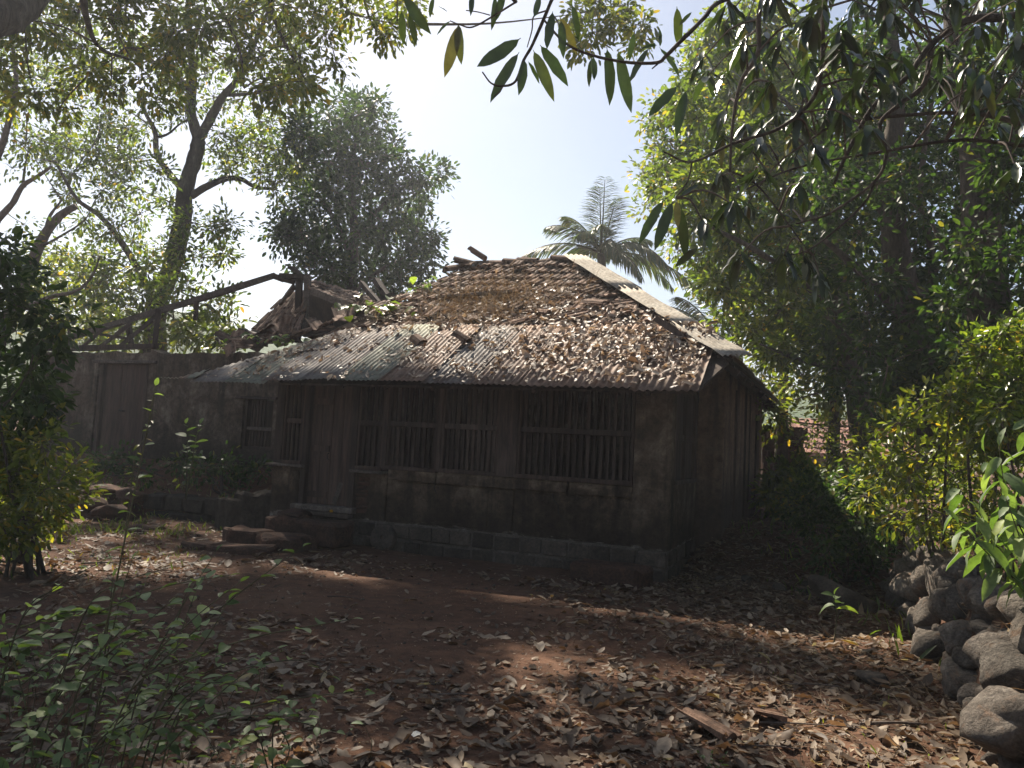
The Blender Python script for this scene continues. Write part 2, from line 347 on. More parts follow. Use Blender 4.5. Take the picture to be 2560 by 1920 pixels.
# lower wall: panels between piers, ledge above, lime bloom at the foot
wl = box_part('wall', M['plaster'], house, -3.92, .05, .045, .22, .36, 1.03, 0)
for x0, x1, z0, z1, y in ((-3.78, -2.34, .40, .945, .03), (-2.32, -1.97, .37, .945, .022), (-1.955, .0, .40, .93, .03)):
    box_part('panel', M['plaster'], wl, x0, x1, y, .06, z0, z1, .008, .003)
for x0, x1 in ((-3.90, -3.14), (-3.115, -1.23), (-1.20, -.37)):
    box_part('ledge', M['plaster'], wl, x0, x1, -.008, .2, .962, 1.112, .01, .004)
for pts in ([(-1.42, .94), (-1.40, .86), (-1.34, .8), (-1.33, .7), (-1.25, .62)], [(-3.14, .96), (-3.16, .9), (-3.12, .82)], [(-1.24, .96), (-1.27, 1.02), (-1.22, 1.11)]):
    m = MB(); m.tube([(x, .022, z) for x, z in pts], [.006]*len(pts), 4); m.build('crack', M['black'], wl)
# corner pillar and the porch's right side
box_part('pillar', M['plaster'], house, -.37, .09, 0, .3, .352, 2.42, .012)
sp = box_part('porch_side_wall', M['plaster'], house, -.06, .078, .28, 2.0, .30, 1.15, 0)
box_part('sill', M['wood'], house, -.05, .10, .3, 1.96, 1.148, 1.2)
for y0, y1 in ((.3, .36), (1.08, 1.16), (1.86, 1.98)): box_part('post', M['wood'], house, -.04, .072, y0, y1, 1.2, 2.6)
for y0, y1 in ((.36, .72), (.73, 1.08), (1.16, 1.5), (1.51, 1.86)):
    s = box_part('shutter', M['wood'], house, -.01, .03, y0+.004, y1-.004, 1.205, 2.56)
    box_part('shutter_rail', M['wood'], s, .031, .05, y0+.01, y1-.01, 1.72, 1.8)
# porch front: beam, posts, windows with wooden bars
box_part('top_beam', M['wood'], house, -5.95, -.36, .02, .16, 2.36, 2.5)
for x0, x1, z0 in ((-5.95, -5.80, 1.13), (-5.42, -5.33, .5), (-4.56, -4.46, .5), (-4.02, -3.95, 1.1), (-2.22, -1.94, 1.12)):
    box_part('post', M['wood'], house, x0, x1, -.012, .13, z0, 2.37)
def window(x0, x1, z0, n, zr=1.76, name='barred_window'):
    fr = MB(); fr.bb(x0, x1, -.02, .15, z0-.055, z0); fr.bb(x0+.002, x0+.035, .0, .13, z0, 2.36); fr.bb(x1-.035, x1-.002, .0, .13, z0, 2.36)
    f = fr.build(name, M['door'], house, bevel=.005)
    box_part('rail', M['wood'], f, x0+.036, x1-.036, .012, .11, zr-.04, zr+.035)
    sp_ = (x1-x0-.07)/n
    for k in range(n):
        x = x0+.035+sp_*(k+.5)+random.uniform(-.004, .004)
        mb = MB(); w_ = .021+random.uniform(-.002, .002); ty = random.uniform(-.008, .008)
        mb.beam((x, .06, z0-.002), (x+ty, .06, 2.365), w_*2, w_*2, (0, 1, 0)); mb.build('bar', M['wood'], f, bevel=.004)
    return f
window(-1.94, -.375, 1.17, 17)
window(-3.08, -2.22, 1.17, 10)
window(-3.95, -3.14, 1.16, 9)
box_part('post', M['wood'], house, -3.14, -3.08, -.012, .13, 1.12, 2.37)
window(-4.46, -4.02, 1.13, 4, 1.75)
window(-5.80, -5.42, 1.14, 4, 1.74)
box_part('window_ledge', M['woodgrey'], house, -4.52, -3.96, -.07, .12, 1.03, 1.072)
box_part('window_ledge', M['woodgrey'], house, -6.02, -5.35, -.07, .12, 1.045, 1.083)
# walls either side of the door
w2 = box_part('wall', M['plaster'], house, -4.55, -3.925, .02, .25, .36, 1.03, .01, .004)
for k in range(9):
    box_part('laterite_patch', M['laterite'], w2, -4.43+random.uniform(0, .05), -4.2-random.uniform(0, .05), .006, .05, .46+k*.057, .46+k*.057+.05, .01, .008)
tag(w2, 'grey plaster pier beside the door with bare red laterite showing')
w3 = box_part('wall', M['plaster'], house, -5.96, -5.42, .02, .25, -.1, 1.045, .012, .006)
box_part('plaster_patch', M['plaster'], w3, -5.62, -5.44, -.006, .05, .42, 1.0, .02, .012)
# door: two leaves, one patched, on a worn wooden threshold
th = box_part('threshold', M['woodgrey'], house, -5.5, -4.4, -.10, .3, .44, .515, .012, .004)
box_part('threshold_board', M['wood'], th, -5.45, -4.42, -.16, -.02, .37, .435, .01, .006)
dr = MB(); dr.bb(-5.33, -4.56, .09, .12, .52, 2.37); door = dr.build('door', M['door'], house)
tag(door, 'dark brown double door leaf set back in the porch')
for x0, x1 in ((-5.325, -5.14), (-5.137, -4.955), (-4.945, -4.76), (-4.757, -4.565)):
    box_part('plank', M['door'], door, x0, x1, .066, .089, .53, 2.36, .004)
for z in (.62, 1.3, 2.0): box_part('door_batten', M['door'], door, -5.31, -4.965, .045, .065, z, z+.09, .004)
m = MB(); m.beam((-4.83, .058, .54), (-4.72, .058, .86), .075, .008, (0, 1, 0)); tag(m.build('patch', M['woodgrey'], door), 'pale splintered patch low on the door')
m = MB(); m.tube([(-4.96, .04, 1.28), (-4.96, .0, 1.27), (-4.96, .0, 1.2), (-4.96, .04, 1.19)], [.007]*4, 6); m.build('latch', M['black'], door)
# dark inside: floor, inner wall, porch left wall
box_part('porch_floor', M['dirt'], house, -5.9, -.06, .26, 2.2, .3, .5, 0)
box_part('inner_wall', M['plastruin'], house, -6.1, -.08, 2.05, 2.35, .3, 3.5, 0)
box_part('porch_side_wall', M['plaster'], house, -6.0, -5.83, .26, 2.0, 0, 2.6, 0)
# main block behind the porch
side = box_part('side_wall', M['plastside'], house, .15, .46, 2.05, 8.1, -.3, 2.84, .02)
box_part('corner_wall', M['plastside'], house, .08, .452, 2.0, 2.07, -.3, 2.83, .01)
for y0, z0, w_, h_ in ((3.2, .6, .05, 2.0), (4.6, .5, .06, 2.3), (5.4, .7, .05, 2.0), (6.6, .5, .3, 1.9)):
    box_part('plank' if w_ > .1 else 'timber_stud', M['wood'], side, .455, .475+random.uniform(0, .02), y0, y0+w_, z0, z0+h_, .006)
box_part('slit_door', M['wood'], side, .462, .47, 7.1, 7.42, .55, 2.45, .004)
box_part('back_wall', M['plastside'], house, -6.2, .44, 8.0, 8.3, -.3, 2.7, 0)
box_part('cross_wall', M['plastruin'], house, -6.3, -6.05, 2.2, 8.1, 0, 3.0, 0)

# roof deck (opaque layer added under the covering to block light)
HT0, HB0 = -.78, .20; HT1, HB1 = 2.69, 3.94; ZR = float(ZE+SL*(HB1-E0))
def hip_t(b): return HT0+(b-HB0)*(HT1-HT0)/(HB1-HB0)
m = MB()
v = [(-5.5, E0+.1, ZE+SL*.1), (.45, E0+.1, ZE+SL*.1), (.72, .2, ZE+SL*(.2-E0)), (-HT1, HB1, ZR), (-4.9, HB1, ZR), (-5.5, 1.2, ZE+SL*(1.2-E0))]
v = [(x, y, z-.075) for x, y, z in v]; n = len(v); v2 = [(x, y, z-.03) for x, y, z in v]
m.add(v+v2, [tuple(range(n)), tuple(range(2*n-1, n-1, -1))]+[(i, i+n, (i+1) % n+n, (i+1) % n) for i in range(n)])
sz = lambda x: 2.72+(-x+.80)*(ZR-2.72)/(HT1+.80)
v = [(.78, .22, sz(.78)), (.78, 8.3, sz(.78)), (-HT1, 4.4, ZR), (-HT1, HB1, ZR)]; v = [(x, y, z-.075) for x, y, z in v]; v2 = [(x, y, z-.03) for x, y, z in v]
m.add(v+v2, [(0,1,2,3), (7,6,5,4)]+[(i, i+4, (i+1) % 4+4, (i+1) % 4) for i in range(4)])
v = [(.78, 8.3, sz(.78)), (-6, 8.6, 2.5), (-4.9, HB1, ZR), (-HT1, HB1+.4, ZR)]; v = [(x, y, z-.075) for x, y, z in v]; v2 = [(x, y, z-.03) for x, y, z in v]
m.add(v+v2, [(0,1,2,3), (7,6,5,4)]+[(i, i+4, (i+1) % 4+4, (i+1) % 4) for i in range(4)])
m.build('roof_deck', M['wood'], house)
# tiled upper slope: each tile its own piece, ribbed, lapped and shuffled
roof = MB(); roof.beam((-HT1+.05, HB1+.03, ZR-.03), (-4.85, HB1+.03, ZR-.05), .12, .1); roof = roof.build('tile_roof', M['wood'], house)
def tile_mesh(name='tile', w_=.235, l_=.40):
    xs = np.array([-.5, -.44, -.34, -.24, -.12, 0, .12, .24, .34, .44, .5])*w_
    zs = np.array([.028, .03, .006, .004, .024, .028, .024, .004, .006, .012, .0])
    v = []; f = []; n = len(xs)
    for y, dz in ((0, 0), (l_, 0)):
        for x, z in zip(xs, zs): v.append((x, y, z+dz))
    for y in (0,): 
        for x, z in zip(xs, zs): v.append((x, y+.004, z-.034))
    for i in range(n-1): f += [(i, i+1, n+i+1, n+i), (2*n+i+1, 2*n+i, i, i+1)[::-1]]
    f.append((0, n, 2*n)); f.append((n-1, 3*n-1, 2*n-1))
    me = bpy.data.meshes.new(name); me.from_pydata(v, [], f); me.materials.append(M['tile']); me.update(); return me
TILE = tile_mesh()
def place(me, name, parent, o, ex, ey, ez):
    ob = link(name, me, parent); Mx = Matrix(((ex[0], ey[0], ez[0], o[0]), (ex[1], ey[1], ez[1], o[1]), (ex[2], ey[2], ez[2], o[2]), (0, 0, 0, 1)))
    ob.matrix_basis = Mx; return ob
def rot_frame(ex, ey, ez, yaw, pitch, roll=0):
    ex, ey, ez = map(np.array, (ex, ey, ez))
    c, s = math.cos(yaw), math.sin(yaw); ex, ey = ex*c+ey*s, ey*c-ex*s
    c, s = math.cos(pitch), math.sin(pitch); ey, ez = ey*c+ez*s, ez*c-ey*s
    c, s = math.cos(roll), math.sin(roll); ex, ez = ex*c-ez*s, ez*c+ex*s
    return ex, ey, ez
EX = np.array([1., 0, 0])
row = 0; b = BT-.12; ntile = 0
while b < HB1-.12:
    t0 = hip_t(b)+.12; t1 = 5.62-max(0, b-2.0)*.37+random.uniform(-.15, .15)
    t = t0+(row % 2)*.11
    while t < t1:
        gone = random.random() < (.05 if t > 3.2 else .018)
        if not gone:
            j = .5 if t < 2.8 else 1.5
            if random.random() < .05: j *= 4
            fr = rot_frame(EX, RA, RN, random.gauss(0, .018*j), -.12+random.gauss(0, .016*j), random.gauss(0, .02*j))
            o = np.array([-t+random.gauss(0, .006*j), b+random.gauss(0, .012*j), float(rz(t, b))+.0+random.uniform(0, .012)*j])
            place(TILE, 'tile', roof, o, *fr); ntile += 1
        t += .222
    row += 1; b += .282
# loose tiles lying askew on the slope
for t, b, yaw, pit in ((1.35, 2.06, .5, .9), (1.35, 1.75, 1.2, .15), (1.15, 1.6, -.9, .3), (1.0, 1.45, .3, .35), (2.15, 1.52, .9, .5), (2.3, 1.35, 2.1, .2), (1.9, 2.3, -.5, .25), (3.3, 1.2, .6, .3), (.85, 1.3, .2, .3), (1.75, 1.25, -.7, .25), (4.3, 3.6, .4, .5), (4.6, 3.75, 1.1, .4)):
    place(TILE, 'tile', roof, (-t, b, float(rz(t, b))+.085), *rot_frame(EX, RA, RN, yaw, -pit*.35))
# ridge tiles
def ridge_mesh():
    v = []; f = []; n = 7
    for y in (0, .38):
        for r_ in (.13, .108):
            for k in range(n):
                a = math.pi*(k/(n-1)); v.append((math.cos(a)*r_, y, math.sin(a)*r_*.8-.03))
    for i in range(n-1): f += [(i, i+1, 2*n+i+1, 2*n+i), (n+i, 3*n+i, 3*n+i+1, n+i+1), (i, n+i, n+i+1, i+1), (2*n+i, 2*n+i+1, 3*n+i+1, 3*n+i)]
    me = bpy.data.meshes.new('ridge_tile'); me.from_pydata(v, [], f); me.materials.append(M['tile']); me.update(); return me
RIDGE = ridge_mesh()
t = HT1
while t < 4.6:
    if random.random() > .12:
        fr = rot_frame((0, 1, 0), (-1, 0, 0), (0, 0, 1), random.gauss(0, .05), random.gauss(.02, .05)); place(RIDGE, 'ridge_tile', roof, (-t, HB1+.05, ZR+.02+random.uniform(-.02, .03)), *fr)
    t += .33
for t, z, yaw, pit in ((4.72, .03, .4, .2), (4.95, -.02, 1.0, -.3), (4.45, .12, .2, .55)):
    place(RIDGE, 'ridge_tile', roof, (-t, HB1, ZR+z), *rot_frame((0, 1, 0), (-1, 0, 0), (0, 0, 1), yaw, pit))

# corrugated porch sheets
def sheet(name, mat, parent, o, eu, ev, en, width, vlo, vhi, pitch, amp, nrow=5, sag=.0):
    """corrugated sheet in the plane (eu, ev): vlo / vhi give its ends at each point across"""
    nc = int(width/pitch*8)+1; u = np.linspace(0, width, nc); ph = random.uniform(0, 6.28)
    o, eu, ev, en = map(np.array, (o, eu, ev, en)); pts = []
    lift = random.uniform(-.004, .01); dent = RG.normal(0, .006, (nrow, 4))
    for j in range(nrow):
        k = j/(nrow-1)
        for uu in u:
            v = vlo(uu)+(vhi(uu)-vlo(uu))*k
            z = amp*math.sin(2*math.pi*uu/pitch+ph)+lift-sag*math.sin(math.pi*k)+np.interp(uu, np.linspace(0, width, 4), dent[j])
            pts.append(o+eu*uu+ev*v+en*z)
    pts = np.array(pts); a = np.array([j*nc+i for j in range(nrow-1) for i in range(nc-1)]); f = np.stack([a, a+1, a+nc+1, a+nc], 1)
    # thickness: a second skin below, closed at the two ends
    n0 = len(pts); p2 = pts-en*.004; f2 = f[:, ::-1]+n0
    e1 = np.array([(i+1, i, i+n0, i+1+n0) for i in range(nc-1)]); q = (nrow-1)*nc; e2 = np.array([(q+i, q+i+1, q+i+1+n0, q+i+n0) for i in range(nc-1)])
    return quads_object(name, np.vstack([pts, p2]), np.vstack([f, f2, e1, e2]), np.zeros(2*n0), mat, parent, smooth=True)
porch = MB(); porch.beam((-5.4, -.3, ZE+SL*.32-.06), (.38, -.3, ZE+SL*.32-.06), .06, .05); porch.beam((-5.6, .7, ZE+SL*1.32-.06), (.5, .7, ZE+SL*1.32-.06), .06, .05)
porch = porch.build('porch_roof', M['wood'], house)
sq = math.sqrt(1+SL*SL)
t = -.50; k = 0
while t < 7.2:
    wd = .74 if t < 1.4 else .66
    mat = M['tinrust'] if t < 2.0 else (M['tinrust'] if k in (5,) else M['tin'] if k % 3 else M['tingreen'])
    if t > 4.9: mat = M['tingreen'] if k % 2 else M['tin']
    if k == 3: mat = M['tinrust']
    tl = t
    top = lambda uu, tl=tl: (min(BT+.12, -.60+(7.28-(tl+uu))/1.65*1.6, HB0+.15+((tl+uu)-HT0)*.9)-E0)*sq
    e = random.uniform(-.03, .02)-.04*(tl > 5.2)
    lo = lambda uu, e=e: e
    o = np.array([-t, E0, float(ZE+und(t, -.5))+.02+.006*(k % 2)])
    sheet('corrugated_sheet', mat, porch, o, (-1, 0, 0), RA, RN, wd+.07, lo, lambda uu, f=top: max(f(uu), -.02), .10 if t < 1.2 else .076, .013 if t < 1.2 else .0095)
    t += wd; k += 1
# long pale sheets laid over the hip
pa = np.array([-HT1+.06, HB1+.05, ZR+.09]); pb = np.array([.74, .26, 2.83]); dv = unit(pb-pa); dn = unit(np.cross(np.cross(dv, (0, 0, 1)), dv)); du = np.cross(dv, dn)
dn2 = unit(dn+.12*np.array([-1., .2, 0])); du = unit(np.cross(dv, dn2)); dn2 = np.cross(du, dv)
lnh = np.linalg.norm(pb-pa); hip = MB(); hip.beam(pa-dn*.14, pb-dn*.14, .1, .09); hip = hip.build('hip_roof', M['wood'], house)
for i, (a0, a1, mt) in enumerate(((0, .45, 'cement'), (.43, .80, 'cement'), (.78, 1.03, 'cement'))):
    s_ = -1 if du[1] > 0 else 1
    oo = pa+dv*lnh*a0-du*.22+dn2*(.045-.012*i)
    sheet('corrugated_sheet', M[mt], hip, oo, du, dv, dn2, .44, lambda uu: 0, lambda uu, q=(a1-a0)*lnh: q, .1 if i < 2 else .076, .014, 6, .01)
# side slope
sroof = MB(); sroof.beam((.6, .3, sz(.6)-.08), (.6, 8.1, sz(.6)-.08), .07, .07); sroof = sroof.build('side_roof', M['wood'], house)
sn = unit(np.array([ZR-2.72, 0, HT1+.8])); sv = unit(np.array([-(HT1+.8), 0, ZR-2.72]))
y = .18; k = 0
while y < 8.2:
    cap_ = lambda uu, y0=y: max(.12, min(2.2, ((y0+uu)-HB0)*.95+.10, (8.6-(y0+uu))*1.2))
    e = random.uniform(-.05, .03)
    sheet('corrugated_sheet', M['tinrust' if k % 3 == 0 else 'tin'], sroof, np.array([.86, y, sz(.86)])+sn*(.01+.006*(k % 2)), (0, 1, 0), sv, sn, .80, lambda uu, e=e: e, cap_, .09, .012, 4)
    y += .74; k += 1
# rafter ends under the side eave
for i in range(9):
    m = MB(); y = .6+i*.9; m.beam((.80, y, sz(.80)-.12), (-.3, y, sz(-.3)-.12), .06, .08); m.build('rafter', M['wood'], sroof)
for i in range(8):
    m = MB(); x = -.1-i*.72; m.beam((x, E0+.08, ZE+SL*.08-.10), (x, .9, ZE+SL*(.9-E0)-.10), .05, .06); m.build('rafter', M['wood'], porch)
print('tiles', ntile)

# ------------------------------------------------------------------ things at the foot of the house
def hw(o): return o
def rock_mesh(name, sx, sy, sz_, mat, n=12, seed=None, rough=.1, parent=None, sub=2):
    """boulder: a ball cut by random planes, edges worn round, surface pitted"""
    rg = np.random.default_rng(seed if seed is not None else random.randint(0, 10**6))
    bm = bmesh.new(); bmesh.ops.create_icosphere(bm, subdivisions=sub+1, radius=1)
    d = unit(np.array([v.co[:] for v in bm.verts])); pn = unit(rg.normal(size=(n, 3))); ph = rg.uniform(.5, .95, n)*(1+rg.normal(0, rough, n)*.5)
    c = np.maximum(d@pn.T, .05)/ph[None]; r_ = 1/((c**50).sum(1)**(1/50)); r_ = np.minimum(r_, 1.15)
    f3 = lambda k: (np.sin(d@rg.normal(size=3)*k+rg.uniform(0, 6))*np.sin(d@rg.normal(size=3)*k+rg.uniform(0, 6)))
    r_ = r_*(1+.02*f3(5)+.016*f3(11)+.012*f3(19)); p = d*r_[:, None]*np.array([sx, sy, sz_])/2*1.12
    for v, q in zip(bm.verts, p): v.co = q
    me = bpy.data.meshes.new(name); bm.to_mesh(me); bm.free(); me.materials.append(mat); me.shade_smooth(); return me
def rock(name, loc, s, mat, parent=None, rot=None, seed=None, n=16, org=None, rough=.16):
    me = rock_mesh(name, *s, mat, n=n, seed=seed, rough=rough, sub=3 if max(s) > .5 else 2); o = link(name, me, parent)
    l = np.array(loc, float)-(np.array(org) if org is not None else 0); o.location = tuple(l)
    o.rotation_euler = rot if rot is not None else (random.uniform(-.3, .3), random.uniform(-.3, .3), random.uniform(0, 6.28)); return o
def block(name, parent, pts, z0, z1, mat, jit=.012, bevel=.03, org=(0,0,0)):
    n = len(pts); m = MB(); o = np.array(org)
    # split the rim so the worn edge wanders
    rim = []
    for i in range(n):
        a = np.array(pts[i]); c = np.array(pts[(i+1) % n])
        for k in range(3): rim.append(a+(c-a)*k/3+RG.normal(0, jit, 2))
    n = len(rim)
    v = [(x-o[0], y-o[1], z0-o[2]) for x, y in rim]+[(x-o[0], y-o[1], z1-o[2]+random.gauss(0, jit*.7)) for x, y in rim]
    m.add(v, [tuple(range(n))[::-1], tuple(range(n, 2*n))]+[(i, (i+1) % n, n+(i+1) % n, n+i) for i in range(n)])
    return m.build(name, mat, parent, bevel=bevel)
block('buttress', house, [(-6.7, .06), (-6.3, -.08), (-5.99, -.04), (-5.98, .5), (-6.6, .5)], -.2, .60, M['plastruin'], .02, .05)
block('buttress', house, [(-7.1, .1), (-6.8, -.02), (-6.5, -.1), (-6.2, .0), (-6.45, .4), (-7.0, .4)], -.2, .47, M['plastruin'], .025, .05)
# laterite steps to the door (house frame)
st = empty('stone_steps', H(4.9, -.6, 0), 'worn red laterite steps climbing to the porch door', 'steps', rz=HR)
so = (-4.9, -.6, 0)
for pts, z0, z1 in (([(-5.55, -.62), (-4.98, -.62), (-4.98, -.13), (-5.62, -.13)], .02, .36), ([(-4.96, -.66), (-4.26, -.66), (-4.3, -.13), (-4.96, -.13)], .02, .345),
                    ([(-5.9, -1.0), (-5.6, -1.2), (-5.25, -1.12), (-5.22, -.64), (-5.9, -.62)], -.1, .20), ([(-5.2, -1.16), (-4.8, -1.34), (-4.5, -1.22), (-4.5, -.68), (-5.2, -.66)], -.1, .175),
                    ([(-5.45, -1.75), (-4.95, -1.78), (-4.62, -1.6), (-4.66, -1.32), (-5.45, -1.3)], -.15, .07), ([(-5.95, -1.72), (-5.47, -1.8), (-5.48, -1.3), (-5.95, -1.2)], -.15, .06),
                    ([(-5.4, -.5), (-5.0, -.52), (-5.05, -.13), (-5.5, -.13)], .36, .43)):
    block('block', st, pts, z0, z1, M['laterite'], .022, .028, so)
# round millstone leaning against the plinth
ms = empty('millstone', H(3.86, -.16, 0), 'round dark stone quern leaning on the plinth', 'millstone', rz=HR)
v = []; f = []; n = 28
for y, r_ in ((0, .165), (.015, .185), (.10, .19), (.12, .17)):
    for k in range(n): a = 2*math.pi*k/n; rr = r_+random.gauss(0, .002); v.append((math.cos(a)*rr, y, math.sin(a)*rr+.17))
for j in range(3):
    for k in range(n): f.append((j*n+k, j*n+(k+1) % n, (j+1)*n+(k+1) % n, (j+1)*n+k))
for k in range(n): v.append((math.cos(2*math.pi*k/n)*.032, 0, math.sin(2*math.pi*k/n)*.032+.17))
for k in range(n): v.append((math.cos(2*math.pi*k/n)*.030, .05, math.sin(2*math.pi*k/n)*.030+.17))
for k in range(n): f += [(4*n+k, 4*n+(k+1) % n, (k+1) % n, k), (5*n+k, 5*n+(k+1) % n, 4*n+(k+1) % n, 4*n+k)]
f += [tuple(3*n+k for k in range(n))[::-1], tuple(5*n+k for k in range(n))]
m = MB(); m.add(v, f); o = m.build('wheel', M['stone'], ms); o.rotation_euler = (R(-12), 0, R(4))
bk = block('stone_block', None, [(x, y) for x, y in ((-.95, -.62), (-.1, -.72), (-.02, -.28), (-.9, -.2))], -.1, .2, M['laterite'], .02, .03)
bk.location = tuple(C0); bk.rotation_euler = (0, 0, HR); tag(bk, 'rough square block lying at the foot of the front corner', 'block')
# ------------------------------------------------------------------ the ruined wing on the left (house frame)
ruin = empty('ruined_house', C0, 'roofless ruined wing with old door, tall plaster wall and bare rafters', 'ruin', rz=HR)
RB = 2.0                                                   # its front wall stands at b = 2
def rp(x, y, d):                                           # photo pixel at distance d -> house frame
    q = P(x, y, d)-C0; return np.array([-(q@L), q@B, q[2]])
def rb(x, y, b):                                           # photo pixel on the plane b
    r_ = fw+rt*(x-1280)/F-up*(y-960)/F; k = ((C0+b*B-CAM)@B)/(r_@B); q = CAM+k*r_-C0; return np.array([-(q@L), q@B, q[2]])
xd0, xd1 = -12.29, -11.03                                  # door opening
wr = MB()
def wallbit(x0, x1, z0, z1, name='wall'):
    nx = max(2, int((x1-x0)/.22)); m = MB(); top = [z1+(RG.normal(0, .025) if z1 > 2.95 else 0) for _ in range(nx+1)]; v = []; f = []
    for i in range(nx+1):
        x = x0+(x1-x0)*i/nx; v += [(x, RB, z0), (x, RB+.38, z0), (x, RB+.38, top[i]), (x, RB, top[i])]
    for i in range(nx):
        a = 4*i; f += [(a, a+4, a+7, a+3), (a+3, a+7, a+6, a+2), (a+2, a+6, a+5, a+1)]
    f += [(0, 3, 2, 1), (4*nx, 4*nx+1, 4*nx+2, 4*nx+3)]; m.add(v, f); return m.build(name, M['plastruin'], ruin)
wallbit(-14.2, xd0-.1, .3, 3.02); wallbit(xd0-.1, xd1+.1, 2.84, 3.03); wallbit(xd1+.1, -8.42, .3, 3.04); wallbit(-8.42, -7.7, .3, 1.2); wallbit(-8.42, -7.7, 2.2, 3.02); wallbit(-7.7, -6.2, .3, 2.98)
# return wall at the far left
m = MB(); m.bb(-14.2, -13.85, RB+.38, RB+5, .3, 2.7, .01); m.build('wall', M['plastruin'], ruin)
lt = box_part('lintel', M['woodgrey'], ruin, xd0-.25, xd1+.3, RB-.05, RB+.3, 2.80, 2.86, .01, .004)
dr = box_part('door', M['door'], ruin, xd0, xd1, RB+.13, RB+.16, .85, 2.8, 0)
tag(dr, 'tall brown wooden door of the ruin, its two boards greyed')
box_part('plank', M['door'], dr, xd0+.05, (xd0+xd1)/2-.12, RB+.09, RB+.128, .9, 2.79, .006)
box_part('plank', M['door'], dr, (xd0+xd1)/2-.11, xd1-.05, RB+.085, RB+.128, .9, 2.79, .006)
for x0 in (xd0-.07, xd1-.04): box_part('door_frame', M['wood'], ruin, x0, x0+.1, RB+.02, RB+.2, .85, 2.8, .006)
m = MB(); m.tube([(-11.75, RB+.07, 1.85), (-11.7, RB+.03, 1.83), (-11.62, RB+.03, 1.82), (-11.58, RB+.07, 1.82)], [.012]*4, 6); m.build('latch', M['black'], dr)
# barred window beside the porch
wf = MB(); wf.bb(-8.42, -7.7, RB+.05, RB+.2, 1.2, 1.26); wf.bb(-8.42, -8.36, RB+.05, RB+.2, 1.262, 2.14); wf.bb(-7.76, -7.7, RB+.05, RB+.2, 1.262, 2.14)
wf = wf.build('window_frame', M['wood'], ruin)
box_part('lintel', M['wood'], ruin, -8.6, -7.62, RB-.04, RB+.25, 2.142, 2.2, .01, .004)
box_part('rail', M['woodgrey'], wf, -8.355, -7.765, RB+.06, RB+.14, 1.56, 1.63)
for k in range(5):
    x = -8.29+k*.075; m = MB(); m.beam((x, RB+.1, 1.262), (x+random.uniform(-.01, .01), RB+.1, 2.14), .03, .03, (0, 1, 0)); m.build('bar', M['wood'], wf)
m = MB(); m.beam((-7.93, RB+.1, 1.262), (-7.90, RB+.1, 1.56), .03, .03, (0, 1, 0)); m.build('bar', M['wood'], wf)
box_part('shutter', M['wood'], wf, -8.36, -7.87, RB+.16, RB+.19, 1.262, 2.14)
# timber skeleton left of the roof: hip rafter, struts, jack rafters, wall plate
def timber(name, a, b_, w_=.1, h_=.12, mat='wood', jit=.006):
    m = MB(); a = np.array(a); b_ = np.array(b_); md = (a+b_)/2+np.array([0, 0, -.006])
    m.beam(a, md, w_, h_, jit=jit); m.beam(md, b_, w_*.96, h_*.96, jit=jit); return m.build(name, M[mat], ruin)
DR = 16.8
for (x0, y0, d0), (x1, y1, d1) in (((30, 879, 17.6), (181, 841, 17.4)), ((181, 841, 17.4), (436, 766, 17.1)), ((436, 766, 17.1), (688, 688, DR))):
    timber('hip_rafter', rp(x0, y0, d0), rp(x1, y1, d1), .1, .125, 'woodgrey')
for a, b_, w_ in (((257, 824), (207, 866), .08), ((328, 808), (251, 866), .08), ((396, 786), (301, 866), .08)):
    timber('rafter', rp(*a, 17.2), rp(*b_, 17.0), w_, w_)
timber('post', rp(396, 775, 17.1), rp(386, 868, 17.0), .11, .11); timber('strut', rp(491, 752, 17), rp(489, 800, 17), .08, .08); timber('post', rp(322, 818, 17.6), rp(328, 866, 17.6), .1, .1)
timber('wall_plate', rb(105, 872, RB+.1), rb(390, 866, RB+.1), .16, .1)
timber('rafter', rp(250, 835, 19), rp(330, 848, 19.2), .06, .06)
# king posts with ridge board and a snapped end
timber('post', rp(748, 692, DR), rp(744, 842, DR), .13, .13); timber('post', rp(768, 690, DR-.2), rp(766, 842, DR-.2), .14, .13, 'woodgrey')
timber('ridge_beam', rp(684, 690, DR), rp(735, 705, DR), .14, .12); timber('ridge_beam', rp(700, 690, DR-.1), rp(776, 693, DR-.1), .18, .1)
m = MB(); m.tube([rp(720, 668, DR), rp(732, 671, DR), rp(742, 680, DR), rp(752, 692, DR)], [.03, .06, .07, .05], 6); m.build('broken_timber', M['wood'], ruin)
timber('rafter', rp(735, 715, DR), rp(700, 760, DR+.6), .08, .08, 'woodgrey'); timber('rafter', rp(812, 745, DR), rp(775, 815, DR+.8), .08, .08); timber('rafter', rp(800, 765, DR), rp(822, 775, DR), .06, .06)
timber('strut', rp(840, 762, DR-.5), rp(823, 826, DR-.6), .07, .07)
